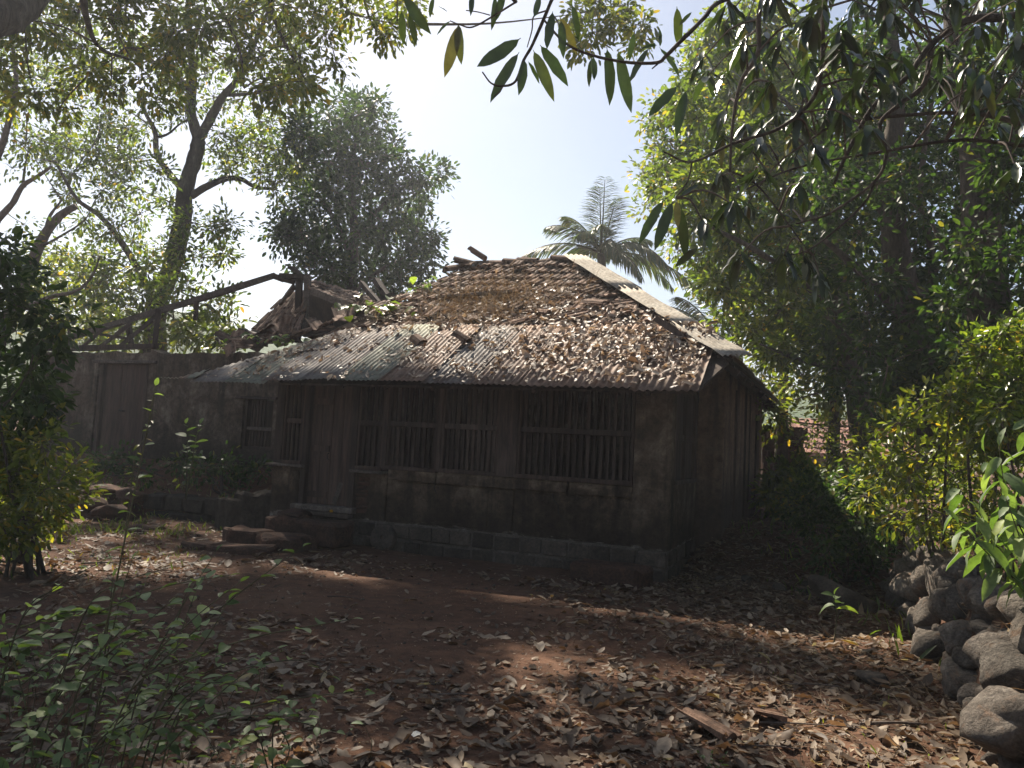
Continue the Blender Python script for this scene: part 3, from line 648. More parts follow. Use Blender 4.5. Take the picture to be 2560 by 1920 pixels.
# fallen tile slopes: left one seen from below, right one from above
def tile_patch(name, A, Bp, Cp, Dp, nu, nv, lab=None, skip=.1):
    """tiles laid on the bilinear patch A-B (top) to D-C (bottom)"""
    base = MB(); A, Bp, Cp, Dp = map(np.array, (A, Bp, Cp, Dp)); nn = unit(np.cross(Bp-A, Dp-A)); nn = nn if nn[2] > 0 else -nn
    q = [A-nn*.05, Bp-nn*.05, Cp-nn*.05, Dp-nn*.05]; q2 = [p-nn*.03 for p in q]
    base.add(q+q2, [(0,1,2,3), (7,6,5,4)]+[(i, i+4, (i+1) % 4+4, (i+1) % 4) for i in range(4)]); pt = base.build(name, M['wood'], ruin)
    if lab: pt['label'] = lab
    for j in range(nv):
        for i in range(nu):
            if random.random() < skip: continue
            u = (i+.5)/nu+random.gauss(0, .01); v_ = (j+1)/nv
            p = (A*(1-u)+Bp*u)*(1-v_)+(Dp*(1-u)+Cp*u)*v_
            ex = unit(Bp-A); ey = unit((A*(1-u)+Bp*u)-(Dp*(1-u)+Cp*u)); ez = unit(np.cross(ex, ey))
            if ez[2] < 0: ez = -ez; ex = -ex
            ex = unit(np.cross(ey, ez))
            place(TILE, 'tile', pt, p+ez*.01, *rot_frame(ex, ey, ez, random.gauss(0, .05), -.05+random.gauss(0, .04)))
    return pt
tile_patch('fallen_slope', rp(712, 740, 18.2), rp(770, 738, 16.9), rp(745, 848, 15.6), rp(592, 858, 17.2), 8, 7, 'dark slab of tiles slumped left of the posts')
tile_patch('fallen_slope', rp(778, 700, 17.6), rp(965, 752, 17.0), rp(925, 778, 15.9), rp(776, 722, 16.2), 11, 4, 'brown tile slope still hanging right of the posts')
m = MB(); A = [rp(776, 728, 16.2), rp(850, 755, 15.9), rp(930, 782, 15.7), rp(920, 840, 15.9), rp(800, 850, 16.5), rp(765, 842, 16.9)]
A2 = [p+np.array([0, .12, -.02]) for p in A]; m.add(A+A2, [(0,1,2,3,4,5), (11,10,9,8,7,6)]+[(i, (i+1) % 6, (i+1) % 6+6, i+6) for i in range(6)]); m.build('dark_void', M['wood'], ruin)  # dark sheet standing in for the shaded void under the slope
timber('eave_board', rp(778, 728, 16.0), rp(880, 768, 15.6), .05, .14, 'woodgrey'); timber('eave_board', rp(860, 772, 15.6), rp(905, 775, 15.5), .1, .05, 'woodgrey')
# crumpled metal sheet and loose timbers at the break
m = MB(); g = []; nu = 7
for j in range(5):
    for i in range(nu):
        p = rp(866+i*11+j*3, 768+j*9-i*1.5, 15.3-.05*j)+np.array([0, RG.normal(0, .05), RG.normal(0, .015)]); g.append(p)
m.add(g, [(j*nu+i, j*nu+i+1, (j+1)*nu+i+1, (j+1)*nu+i) for j in range(4) for i in range(nu-1)]); m.build('crumpled_sheet', M['woodgrey'], ruin)
for (a, da), (b_, db), w_, mt in ((((903, 706), 15.4), ((950, 762), 14.9), .1, 'wood'), (((940, 700), 15.8), ((975, 752), 15.3), .13, 'wood'), (((988, 735), 15.3), ((940, 752), 15.2), .12, 'wood'), (((600, 825), 15.8), ((640, 838), 15.2), .1, 'wood'), (((625, 832), 15.6), ((720, 820), 15.5), .08, 'woodgrey'),
                              (((545, 850), 16.2), ((590, 868), 15.7), .13, 'wood'), (((625, 832), 16.2), ((665, 862), 15.6), .09, 'wood'), (((690, 838), 15.2), ((740, 838), 15.2), .12, 'wood'), (((712, 818), 15.6), ((745, 838), 15.2), .05, 'woodgrey'), (((780, 830), 15.3), ((690, 852), 15.2), .06, 'wood'), (((1000, 748), 14.6), ((1050, 718), 14.6), .035, 'woodgrey'), (((760, 838), 15), ((880, 812), 14.6), .07, 'wood')):
    timber('fallen_timber', rp(*a, da), rp(*b_, db), w_, w_*.9, mt)
# rubble of tiles on top of the break
for k in range(46):
    px = random.uniform(560, 960); q = rp(px, 858-(px-560)*.17+random.uniform(-6, 14)-(18 if px > 800 else 0), 15.0-.4*(px > 800)+random.uniform(-.3, .5))
    place(TILE, 'tile', ruin, q, *rot_frame(EX, RA, RN, random.uniform(0, 6), random.gauss(0, .4), random.gauss(0, .3)))

# board lying across the roof, and tile halves lying on the tin
def roof_pt(t, b, h=0): return H(t, b, float(rz(t, b))+h)
m = MB(); a = roof_pt(4.45, 2.12, .09); b_ = roof_pt(3.1, 2.28, .1); m.beam(a, b_, .16, .03, jit=.005); o = m.build('loose_board', M['woodgrey'], None, org=a)
o.location = tuple(a); tag(o, 'long weathered grey board lying across the leaf-covered tiles', 'board')
for t, b, s, lab in ((3.72, .45, 1.0, 'dark broken ridge tile standing on the tin, left of the two'), (3.0, .52, 1.1, 'dark curved ridge tile lying on the tin, right of the two')):
    q = roof_pt(t, b, .03); o = link('broken_tile', RIDGE, None); o.location = tuple(q); o.rotation_euler = (R(28), R(-10 if s < 1.05 else 5), HR+R(60 if s < 1.05 else 95)); o.scale = (s*.8, s*.62, s)
    tag(o, lab, 'roof tile', 'tile halves lying on the porch tin')
m = MB(); a = roof_pt(5.85, .25, .04); b_ = roof_pt(5.35, .36, .04); m.beam(a, b_, .06, .03); o = m.build('loose_board', M['wood'], None, org=a); o.location = tuple(a); tag(o, 'short dark stick lying on the left end of the tin', 'stick')

# ------------------------------------------------------------------ low retaining wall, left entry stones
rw = empty('retaining_wall', H(7.7, .55, 0), 'low mossy earth retaining wall left of the porch steps', 'wall', rz=HR)
ro = np.array([-7.7, .55, 0]); x = -9.0
while x < -5.95:
    ln = random.uniform(.42, .62); x1 = min(x+ln, -5.93)
    for z0, z1 in ((-.12, .13), (.13, .40)):
        m = MB(); dy = random.uniform(-.025, .025); m.bb(x+.008-ro[0]+(.12 if z0 < 0 else 0), x1-.008-ro[0]+(.12 if z0 < 0 else 0), .40+dy-ro[1], .75-ro[1], z0+.008, z1-.008+random.uniform(-.02, .02), .015)
        m.build('stone', M['plastruin'], rw, bevel=.03)
    x = x1
es = empty('entry_steps', (*P(290, 1310, 12.0)[:2], 0), 'broken stone steps up to the left yard beside the shrub', 'steps')
eo = np.array(es.location)
for px, py, d, s, z in ((285, 1272, 12.4, (.75, .5, .3), .16), (235, 1262, 12.7, (.5, .45, .34), .2), (190, 1250, 12.6, (.5, .4, .4), .25), (330, 1245, 13.2, (.7, .5, .3), .34), (255, 1232, 13.3, (.7, .45, .25), .4), (350, 1318, 11.6, (.75, .3, .12), .03), (335, 1342, 11.1, (.6, .28, .12), .01)):
    q = P(px, py, d); rock('stone', (q[0], q[1], z), s, M['laterite'], es, (random.uniform(-.06, .06), random.uniform(-.06, .06), random.uniform(-.3, .3)), n=26, org=eo, rough=.07)
q = P(40, 1425, 8.6); o = rock('boulder', (q[0], q[1], .06), (.34, .26, .2), M['stone']); tag(o, 'small dark stone at the far left edge of the yard', 'stone')

# ------------------------------------------------------------------ dry stone wall along the right bank
dw = empty('dry_stone_wall', (wall_x(6.5), 6.5, 0), 'tumbled dry stone wall holding the bank on the right', 'stone wall'); do = np.array(dw.location)
y = 9.3; k = 0
while y > 3.5:
    for lay in range(4):
        s = random.choice((.14, .18, .24, .3, .36))*random.uniform(.85, 1.1)
        zz = .06+lay*.2+random.uniform(-.04, .04)
        rock('stone', (wall_x(y)+.02+lay*.08+random.uniform(-.05, .05), y+random.uniform(-.08, .08), zz), (s*.95, s*1.15, s*.8), M['rock'], dw, (random.uniform(-1, 1), random.uniform(-1, 1), random.uniform(0, 6)), n=9, org=do); k += 1
    y -= random.uniform(.2, .3)
for px, py, d, s, lab, sd in ((2550, 1700, 4.35, (.56, .56, .42), 'large grey basalt boulder at the right edge, upper of two', 3), (2510, 1800, 4.0, (.46, .44, .34), 'large grey basalt boulder at the bottom right, lower of two', 8), (2470, 1640, 4.9, (.3, .3, .22), 'mid-sized dark stone behind the two big boulders', 5), (2190, 1700, 5.6, (.24, .2, .16), 'small dark stone standing alone near the wall foot', 6), (2100, 1490, 8.3, (.6, .5, .4), 'dark boulder in shade under the bush at the wall end', 9)):
    q = P(px, py, d); o = rock('boulder', q, s, M['rock'] if d < 5.2 else M['stone'], None, (random.uniform(-.3, .3), random.uniform(-.2, .2), random.uniform(0, 6)), seed=sd, n=15, rough=.1); tag(o, lab, 'boulder', 'boulders below the right bank')
for i, (px, py, d, s) in enumerate(((1990, 1285, 10.5, .2), (2040, 1400, 9.4, .26), (1870, 1410, 9.6, .2), (1800, 1405, 9.7, .16), (1950, 1430, 9.3, .2), (2010, 1440, 9.0, .18))):
    q = P(px, py, d); gz = float(hg(q[0], q[1])); o = rock('path_stone', (q[0], q[1], gz+.02), (s, s*.8, s*.55), M['stone'])
    tag(o, ('dark stone farthest up the side path', 'largest dark stone under the path-side bush', 'dark stone in the leaves one pace right of the front corner', 'dark stone in the leaves nearest the front corner', 'dark stone in mid path beside two others', 'dark stone at the foot of the dry stone wall end')[i], 'stone', 'stones in the leaves of the side path')

# ------------------------------------------------------------------ far walls seen through the trees on the right
fwall = empty('far_wall', (*P(1958, 1200, 19)[:2], .5), 'brown mud wall stub behind the house, right of its corner', 'wall'); fo = np.array(fwall.location)
for i in range(5):
    for j in range(6):
        q0 = P(1912+i*20, 1200, 19); m = MB(); m.box((q0[0]+(.1 if j % 2 else 0)-fo[0], q0[1]-fo[1]+random.uniform(-.02, .02), .44+.30*j+.14-fo[2]+.1), .19, .3, .294, None, .006); m.build('block', M['laterite'], fwall, bevel=.01)
_a, _b = P(1906, 1200, 19), P(1998, 1200, 19); m = MB(); m.bb(_a[0]-fo[0], _b[0]-fo[0], .0, .12, -.6, 1.8); m.build('core', M['laterite'], fwall)
q0 = P(2130, 1120, 27); fh = empty('far_house', (q0[0], q0[1], .4), 'far low house with pinkish tiled roof behind the tree trunks', 'house')
m = MB(); m.bb(-1.4, 3.4, .9, 3.5, -.5, 1.7); m.build('wall', M['plastside'], fh)
fr_ = MB(); fr_.beam((-1.6, 0, 1.35), (3.6, 0, 1.35), .1, .08); fr_ = fr_.build('roof', M['brick'], fh)
me = tile_mesh('tile', .30, .46); me.materials.clear(); me.materials.append(M['brick'])
for j in range(7):
    for i in range(6, 23):
        u = unit(np.array([0, 1, .55])); nn = unit(np.array([0, -.55, 1])); place(me, 'tile', fr_, np.array([-3.3+i*.30, -.05+j*.34, 1.4+j*.187+random.uniform(0, .015)]), *rot_frame((1, 0, 0), u, nn, random.gauss(0, .03), -.06+random.gauss(0, .02)))
# ------------------------------------------------------------------ trees and plants
def poly_pts(poly, n, mind=0, tries=40):
    P_ = np.array(poly, float); lo = P_.min(0); hi = P_.max(0); out = []
    def inside(x, y):
        c = False; j = len(P_)-1
        for i in range(len(P_)):
            if ((P_[i][1] > y) != (P_[j][1] > y)) and (x < (P_[j][0]-P_[i][0])*(y-P_[i][1])/(P_[j][1]-P_[i][1])+P_[i][0]): c = not c
            j = i
        return c
    for _ in range(n*tries):
        x, y = RG.uniform(lo, hi)
        if inside(x, y) and all((x-a)**2+(y-b_)**2 > mind*mind for a, b_ in out):
            out.append((x, y))
            if len(out) >= n: break
    return out
def clump_leaves(centers, radii, ncl, nlf, ln, droop=.25, rc=.3, shell=.6, flat=.0):
    """leaf clusters spread through each clump: positions, axes, normals, lengths"""
    pos = []; ax = []; nr = []; cl = []
    for c, r_ in zip(centers, radii):
        k = ncl if np.isscalar(ncl) else RG.integers(*ncl)
        d = rdir(k); cc = np.array(c)+d*np.array(r_)*(RG.random((k, 1))**shell)
        cl.append(cc)
        n = RG.integers(max(3, int(nlf*.6)), int(nlf*1.4)+1, k)
        base = np.repeat(cc, n, 0); od = np.repeat(d, n, 0); m_ = len(base)
        off = rdir(m_); p = base+off*rc*RG.random((m_, 1))**.6
        a = unit(off*.8+od*.6+rdir(m_)*.5+np.array([0, 0, -droop])); nn = unit(np.array([0, 0, 1.])+rdir(m_)*.75)
        pos.append(p); ax.append(a); nr.append(nn)
    pos = np.vstack(pos); L_ = ln*RG.uniform(.65, 1.3, len(pos))
    return pos, np.vstack(ax), np.vstack(nr), L_, cl
def nearest(pts, c):
    d = np.linalg.norm(pts-np.array(c), axis=1); return pts[int(np.argmin(d+.15*np.maximum(0, pts[:, 2]-c[2])))]
def tree(name, label, base, limbs, clumps, leaf, lw, mat, bark, ncl=9, nlf=16, rc=.3, cat='tree', group=None, droop=.25, shell=.6, tpl=T_FAR, twig=True, trunk_n=1, hang=False, n_side=10, twr=.012):
    """limbs: list of (points, r0, r1); the first trunk_n are the trunk"""
    base = np.array(base, float); root = empty(name, base, label, cat, group); sk = []
    for i, (pts, r0_, r1) in enumerate(limbs):
        c = crom(pts, 5); sk.append(c); rad = np.linspace(r0_, r1, len(c)); 
        if i < trunk_n: rad[:2] *= 1.2
        m = MB(); m.tube(c, rad, n_side if r0_ > .05 else 6, rough=.05); m.build('trunk' if i < trunk_n else 'limb', M[bark], root, org=base, smooth=True)
    sk = np.vstack(sk); cen = [c for c, r_ in clumps]; rad = [r_ for c, r_ in clumps]
    pos, ax, nr, ln, cl = clump_leaves(cen, rad, ncl, nlf, leaf, droop, rc, shell)
    if twig:
        m = MB()
        order = np.argsort([np.linalg.norm(nearest(sk, c)-np.array(c)) for c, r_ in clumps])
        for (c, r_), cc in [(clumps[i], cl[i]) for i in order]:
            s = nearest(sk, c); md = (s+np.array(c))/2+RG.normal(0, .12, 3)*np.linalg.norm(np.array(c)-s)*.5
            far = np.linalg.norm(np.array(c)-s); q = crom([s, md, c], 4); m.tube(q, np.linspace(min(.03, twr*1.3+far*.006), twr*.8, len(q)), 5, cap=False); sk = np.vstack([sk, q[2:]])
            for e in cc: m.tube([c, (np.array(c)+e)/2+RG.normal(0, .05, 3), e], [twr*.8, twr*.6, twr*.35], 3, cap=False)
        m.build('twigs', M['twig' if bark != 'barkpale' else 'barkpale'], root, org=base)['kind'] = 'stuff'
    o = leaves('crown', pos, ax, nr, ln, ln*lw, M[mat], root, base, tpl, fold=RG.uniform(.05, .35, len(pos)), bend=RG.normal(-.12, .12, len(pos)) if tpl is not T_FAR else 0)
    o['kind'] = 'stuff'
    return root
def pxc(pts, d0, d1, rpx, asp=1.0):
    """clump centres from photo positions at mixed distances"""
    out = []
    for x, y in pts:
        d = RG.uniform(d0, d1); r_ = rpx*d/F*RG.uniform(.75, 1.3); out.append((P(x, y, d), np.array([r_, r_*1.1, r_*asp])))
    return out
def px3(pts, d): return [P(x, y, d if np.isscalar(d) else d[i]) for i, (x, y) in enumerate(pts)]

# tall open tree on the left
D = 25.
tA = [(px3([(385, 900), (392, 760), (425, 680), (455, 560), (462, 480), (486, 400), (497, 350)], D), .34, .22),
      (px3([(497, 350), (478, 280), (482, 200), (478, 120), (470, 20), (480, -120)], D), .19, .06), (px3([(497, 350), (535, 280), (558, 240), (600, 190), (640, 100), (700, -40)], [25, 24.8, 24.5, 24, 23.5, 23]), .17, .05),
      (px3([(458, 475), (420, 430), (392, 385), (388, 330), (365, 285), (350, 240)], [25, 24.8, 24.5, 24.2, 24, 23.8]), .13, .04), (px3([(480, 235), (440, 190), (385, 158), (330, 120), (250, 60)], [25, 25.5, 26, 26, 26]), .12, .04),
      (px3([(478, 490), (520, 465), (560, 448), (600, 447), (640, 468), (690, 472)], [25, 25, 25.4, 25.8, 26, 26]), .13, .05), (px3([(380, 740), (340, 665), (300, 600), (250, 540), (190, 495), (140, 405)], [25, 24.5, 24, 23.5, 23, 23]), .13, .04),
      (px3([(388, 345), (420, 335), (450, 310), (475, 300)], [24.3, 24.3, 24.6, 24.9]), .05, .02), (px3([(560, 238), (620, 235), (690, 225), (760, 230)], [24.5, 24.5, 25, 25]), .06, .03), (px3([(700, 900), (660, 820), (640, 700)], 30), .03, .02)]
cA = pxc(poly_pts([(0, -250), (740, -250), (770, 60), (760, 280), (700, 330), (560, 300), (470, 330), (330, 400), (140, 470), (0, 420)], 98, 42), 22, 28, 44)
cA += pxc(poly_pts([(120, 330), (340, 300), (440, 520), (600, 540), (610, 640), (480, 700), (300, 700), (180, 560)], 30, 42), 23, 27, 36)
cA += pxc(poly_pts([(520, 330), (740, 300), (760, 460), (640, 470), (540, 420)], 14, 40), 24, 27, 38)
GAPS = ((.36, 5.65, .1), (1.1, 5.0, .15), (1.9, 4.95, .15), (.3, 3.65, .3), (1.2, 3.8, .25), (-.6, 3.7, .2), (-3.2, 8.8, .3), (-5.2, 8.2, 1.0), (2.75, 4.1, .35), (3.4, 3.6, .5))
def lit(c, r_):                                             # does this clump's shadow fall on a patch of sun in the yard?
    g = np.array(c)-np.array(SD)*(c[2]/SD[2]); return any(math.hypot(g[0]-x, g[1]-y) < rr+r_ for x, y, rr in GAPS)
for _ in range(330):                                        # unseen clumps added above the frame to shade the near yard
    yy = RG.uniform(24.5, 30.5); gy = RG.uniform(2.4, 8.2); gx = RG.uniform(-5.5, 4.5); zz = math.tan(SUN_EL)*(yy-gy)/math.cos(SUN_AZ)
    c = np.array([gx+math.tan(SUN_AZ)*(yy-gy), yy, zz])
    if lit(c, .75) or gy > 6.3+(3.1-gx)*.45: continue
    cA.append((c, np.array([.6, .6, .5])))
_h = P(480, -120, 25); _g = lambda gx, gy, yy: np.array([gx+math.tan(SUN_AZ)*(yy-gy), yy, math.tan(SUN_EL)*(yy-gy)/math.cos(SUN_AZ)])
tA.insert(-1, ([_h, _h+np.array([1, .6, 3]), _g(-3, 4.5, 27), _g(-.5, 4.2, 28)], .1, .05)); tA.insert(-1, ([_g(-3, 4.5, 27), _g(-1, 5.6, 27), _g(1, 5.2, 26.5)], .05, .03)); tA.insert(-1, ([_g(-.5, 4.2, 28), _g(2, 4.0, 28), _g(4, 3.6, 28)], .05, .02))  # limbs added to carry the unseen shading clumps
tree('tall_tree', 'tall open-crowned tree with forked grey trunk behind the ruin', P(385, 900, D)*np.array([1, 1, 0])+np.array([0, 0, .8]), tA[:-1], cA, .17, .45, 'gmid', 'bark', ncl=(9, 15), nlf=15, rc=.42, twr=.014)
# dense dark tree right of it
D = 27.
pB = poly_pts([(730, 310), (860, 260), (925, 225), (985, 330), (1010, 370), (1095, 430), (1085, 500), (1050, 540), (1085, 610), (1060, 690), (960, 745), (830, 740), (740, 650), (680, 585), (735, 480), (720, 400)], 105, 30)
cB = pxc(pB, 24.5, 29, 40)
tree('dense_tree', 'dense dark round-crowned tree standing behind the broken roof', P(880, 900, D)*np.array([1, 1, 0])+np.array([0, 0, .6]),
     [(px3([(880, 960), (875, 800), (880, 700), (885, 560), (880, 420), (900, 300)], D), .28, .06), (px3([(880, 640), (830, 540), (780, 470)], D), .12, .04), (px3([(883, 600), (950, 520), (1030, 450)], D), .12, .04), (px3([(880, 720), (800, 640), (730, 590)], D), .1, .03), (px3([(880, 730), (960, 670), (1040, 630)], D), .1, .03)],
     cB, .19, .52, 'gdense', 'bark', ncl=(10, 15), nlf=16, rc=.42, twr=.014)
# near tree whose branches hang into the top left corner
limC = [(px3([(-900, 700), (-700, 300), (-330, 130), (-40, 45), (50, 5), (130, -70), (260, -150)], [4.4, 4.6, 5.0, 5.6, 6.0, 6.6, 8]), .24, .1), (px3([(260, -150), (420, -230), (640, -200), (860, -180)], [8, 10, 11.5, 12.5]), .13, .05),
        (px3([(640, -200), (670, -20), (690, 60), (735, 150), (790, 240)], [11.5, 11.5, 11.6, 11.8, 12]), .045, .012), (px3([(420, -230), (500, -60), (560, 40), (600, 130), (610, 220)], [10, 10.4, 10.8, 11, 11]), .04, .012), (px3([(200, -110), (215, 40), (250, 120), (330, 150)], [7, 9, 10, 10.5]), .05, .015), (px3([(860, -180), (900, -40), (930, 60), (980, 110)], [12.5, 12.5, 12.6, 12.6]), .035, .01)]
cC = pxc(poly_pts([(-150, -300), (980, -300), (1010, 40), (930, 70), (880, 150), (780, 190), (720, 260), (560, 210), (420, 250), (300, 290), (180, 300), (0, 240), (-150, 250)], 104, 44), 9.5, 13.5, 44)
cD = pxc(poly_pts([(-100, -900), (1500, -1000), (1300, -260), (150, -300)], 36, 120), 11, 17, 90)  # unseen clumps above the frame, added to shade the yard
cC += pxc([(1440, 35), (1480, 85), (1530, 55), (1560, 15), (1605, 65), (1450, 115), (1500, 5), (1590, 115)], 10.5, 12, 26)
cC += [q for q in cD if not lit(q[0], .7)]
cC += pxc([(960, 90), (1010, 60), (1030, 20), (700, 240), (770, 220)], 11, 12.5, 34)
tree('overhanging_tree', 'yellow-green tree whose branches hang into the top left corner', P(-900, 700, 4.4)*np.array([1, 1, 0]), limC, cC, .105, .5, 'gyel', 'bark', ncl=(9, 14), nlf=14, rc=.24, droop=.5, twr=.007, tpl=T_FAR)
# half-bare branches on the left edge
tree('bare_tree', 'half-bare pale-limbed tree at the left edge', P(-60, 900, 17)*np.array([1, 1, 0])+np.array([0, 0, .6]),
     [(px3([(-60, 1000), (20, 800), (75, 670), (110, 590), (150, 540), (190, 515)], 17), .16, .07), (px3([(112, 590), (125, 540), (155, 500)], 17), .05, .02), (px3([(-90, 700), (-20, 570), (30, 510), (57, 465), (95, 440), (130, 415)], 17.5), .09, .03), (px3([(57, 465), (62, 420), (70, 380)], 17.5), .035, .012), (px3([(0, 800), (120, 745), (190, 728), (230, 690), (250, 640)], 16), .06, .015), (px3([(100, 620), (200, 560), (230, 520)], 17), .03, .008), (px3([(-60, 460), (0, 380), (40, 200), (20, 60)], 15), .08, .03)],
     pxc([(30, 420), (90, 400), (140, 600), (60, 560), (20, 330), (170, 640), (110, 690), (40, 640), (230, 640), (200, 690)], 16, 18, 30), .13, .45, 'gmid', 'barkpale', ncl=(5, 8), nlf=9, rc=.4, twr=.008)
# small trees and shoots behind the ruin
for i, (poly, d0, d1, mt, lf, lab, bx) in enumerate((([(180, 700), (330, 660), (470, 690), (600, 760), (590, 850), (230, 860)], 21, 24, 'gmid', .2, 'leafy sapling thicket just behind the bare rafters', 380),
        ([(60, 640), (260, 640), (300, 860), (60, 860)], 26, 32, 'gyel', .22, 'yellowish small tree behind the left end of the ruin', 170))):
    tree('background_tree', lab, P(bx, 950, (d0+d1)/2)*np.array([1, 1, 0])+np.array([0, 0, .8]), [(px3([(bx, 980), (bx+5, 860), (bx-5, 760)], (d0+d1)/2), .1, .04)], pxc(poly_pts(poly, 30, 30), d0, d1, 42), lf, .42, mt, 'bark', ncl=(8, 12), nlf=12, rc=.4)
def whorl_plant(name, label, base, stems, leaf, lw, mat, nleaf, cat='plant', group=None, tpl=T_OVAL, droop=.4, spread=.0, obj_leaves=True, bend=-.3, stem_r=.006, span=.55, wave=0.):
    """stems are polylines; leaves stand round the upper part of each"""
    base = np.array(base, float); root = empty(name, base, label, cat, group); allp = []
    for pts in stems:
        c = crom(pts, 6); m = MB(); m.tube(c, np.linspace(stem_r, stem_r*.35, len(c)), 5); m.build('stem', M['gstem'], root, org=base, smooth=True)
        seg = np.linalg.norm(np.diff(c, axis=0), axis=1); s = np.concatenate([[0], np.cumsum(seg)]); T = s[-1]
        for k in range(nleaf):
            u = (1-span)+span*(k+.5)/nleaf; q = np.array([np.interp(u*T, s, c[:, i]) for i in range(3)]); a = k*2.4+random.uniform(-.4, .4)
            d = np.array([math.cos(a), math.sin(a), .55*(u-.2)-droop+random.uniform(-.2, .2)]); l_ = leaf*random.uniform(.7, 1.2)*(1.1-.5*max(0, u-.8)/.2)
            allp.append((q, d, l_))
        allp.append((c[-1], unit(c[-1]-c[-2])+np.array([.2, 0, .1]), leaf*.6))
    pos = np.array([a[0] for a in allp]); ax = np.array([a[1] for a in allp]); ln = np.array([a[2] for a in allp]); nr = unit(np.array([0, 0, 1.])+rdir(len(pos))*.45)
    bd = RG.normal(bend, .12, len(pos)); fo = RG.uniform(.05, .3, len(pos))
    if obj_leaves:
        for i in range(len(pos)): leaves('leaf', pos[i:i+1], ax[i:i+1], nr[i:i+1], ln[i:i+1], ln[i:i+1]*lw, M[mat], root, base, tpl, fo[i], bd[i], wave, True)
    else:
        leaves('foliage', pos, ax, nr, ln, ln*lw, M[mat], root, base, tpl, fo, bd, wave, True, kind='stuff')
    return root
for i, (px, py, d, h_, lab) in enumerate(((455, 860, 18.5, .9, 'young leafy shoot behind the ruin wall, left of three'), (505, 868, 18.3, .7, 'low leafy shoot behind the ruin wall, middle of three'), (560, 865, 18.2, .8, 'young leafy shoot behind the ruin wall, right of three'))):
    b0 = P(px, py, d)-np.array([0, 0, .6]); whorl_plant('wall_shoot', lab, b0, [[b0, b0+np.array([.1*j-.2, .1, h_]), b0+np.array([.35*j-.6, .2*j, h_*1.3+.15*j])] for j in range(4)], .34, .28, 'gyel', 12, group='shoots behind the ruin wall', obj_leaves=False)

# coconut palms
def palm(name, label, top, base, fronds, frond_len):
    root = empty(name, base, label, 'palm', 'coconut palms'); m = MB(); top = np.array(top); base = np.array(base)
    c = crom([base, (base+top)/2+np.array([.3, 0, 0]), top], 6); m.tube(c, np.linspace(.2, .13, len(c)), 10, rough=.03); m.build('trunk', M['barkpale'], root, org=base, smooth=True)
    for az, el, ln, sag in fronds:
        d = np.array([math.sin(az)*math.cos(el), math.cos(az)*math.cos(el), math.sin(el)]); ln = ln*frond_len; n = 34; s = np.linspace(0, 1, n)[:, None]
        sp_ = top+d*ln*s+np.array([0, 0, -1.])*sag*ln*s**2.2
        m = MB(); m.tube(sp_[::3], np.linspace(.035, .008, len(sp_[::3])), 5); fr = m.build('frond', M['gstem'], root, org=base)
        tg = unit(np.gradient(sp_, axis=0)); sd = unit(np.cross(tg, np.array([0, 0, 1.])+.01)); pos = []; ax = []; nr = []; l_ = []
        for k in range(3, n):
            for sg in (-1, 1):
                for jj in range(2):
                    u = (k+.5*jj)/n; w_ = math.sin(math.pi*min(1, u*.85+.12))**.6
                    pos.append(sp_[k]+tg[k]*.5*jj*ln/n); ax.append(unit(sg*sd[k]*.62+tg[k]*.85+np.array([0, 0, -.3-.3*random.random()])+RG.normal(0, .08, 3))); nr.append(np.array([0, 0, 1.])+.3*sg*sd[k]); l_.append(.32*frond_len*w_*random.uniform(.85, 1.1))
        l_ = np.array(l_); o = leaves('leaflets', np.array(pos), np.array(ax), np.array(nr), l_, .042, M['palm'], fr, base, T_MID, .2, -.25, kind='stuff')
    return root
pt = P(1503, 635, 23); pb_ = np.array([pt[0], pt[1]+.2, .4])
palm('coconut_palm', 'coconut palm rising behind the right end of the ridge', pt, pb_, [(-.3, 1.42, .9, .02), (.9, 1.3, .85, .08), (-1.3, 1.05, .95, .35), (-1.8, .8, 1.0, .45), (1.5, .75, .8, .4), (-2.6, .7, .9, .6), (3.0, .5, .9, .7), (1.2, .35, 1.1, .6), (1.75, .15, 1.3, .55), (-1.5, .45, 1.1, .5), (.3, .7, .9, .5), (-.6, .6, .9, .5), (2.7, .1, .9, .6), (2.4, .4, 1.1, .65), (-3.0, .9, .8, .5), (.2, 1.5, 1.0, .02)], 2.45)
pt = P(1800, 850, 21); pb_ = np.array([pt[0], pt[1], .5])
palm('coconut_palm', 'young palm with fronds showing beside the right hip of the roof', pt, pb_, [(-.9, 1.0, 1.0, .3), (-1.4, .8, 1.05, .35), (-.4, 1.2, .9, .3), (.5, 1.0, 1, .4), (1.5, .7, 1, .5)], 2.4)

# right-hand trees: trunks and sunlit small-leaved crowns
tree('vine_tree', 'slim dark-trunked tree beyond the side path, nearest the house', P(2170, 1200, 14)*np.array([1, 1, 0])+np.array([0, 0, .55]),
     [(px3([(2185, 1260), (2170, 1150), (2148, 1020), (2135, 920), (2110, 800), (2080, 640), (2060, 420), (2060, 200), (2050, -50)], 14), .26, .08), (px3([(2240, 1200), (2245, 1080), (2240, 960), (2220, 860)], 15), .11, .06), (px3([(2110, 800), (2000, 700), (1880, 620), (1760, 560)], [14, 13.6, 13.2, 13]), .08, .03), (px3([(2135, 930), (2000, 900), (1900, 860)], [14, 13.5, 13.3]), .06, .02), (px3([(2080, 640), (2000, 480), (1900, 380), (1800, 300)], [14, 14, 14, 14]), .07, .02), (px3([(2060, 400), (1960, 250), (1820, 150)], 14), .06, .02)],
     pxc(poly_pts([(1780, 40), (2000, -60), (2150, 200), (2150, 700), (2100, 940), (1960, 960), (1925, 860), (1770, 790), (1735, 700), (1680, 600), (1690, 520), (1640, 470), (1620, 380), (1660, 260)], 92, 36), 13.2, 16, 46), .135, .52, 'gmid', 'bark', ncl=(11, 17), nlf=15, rc=.28, twr=.008)
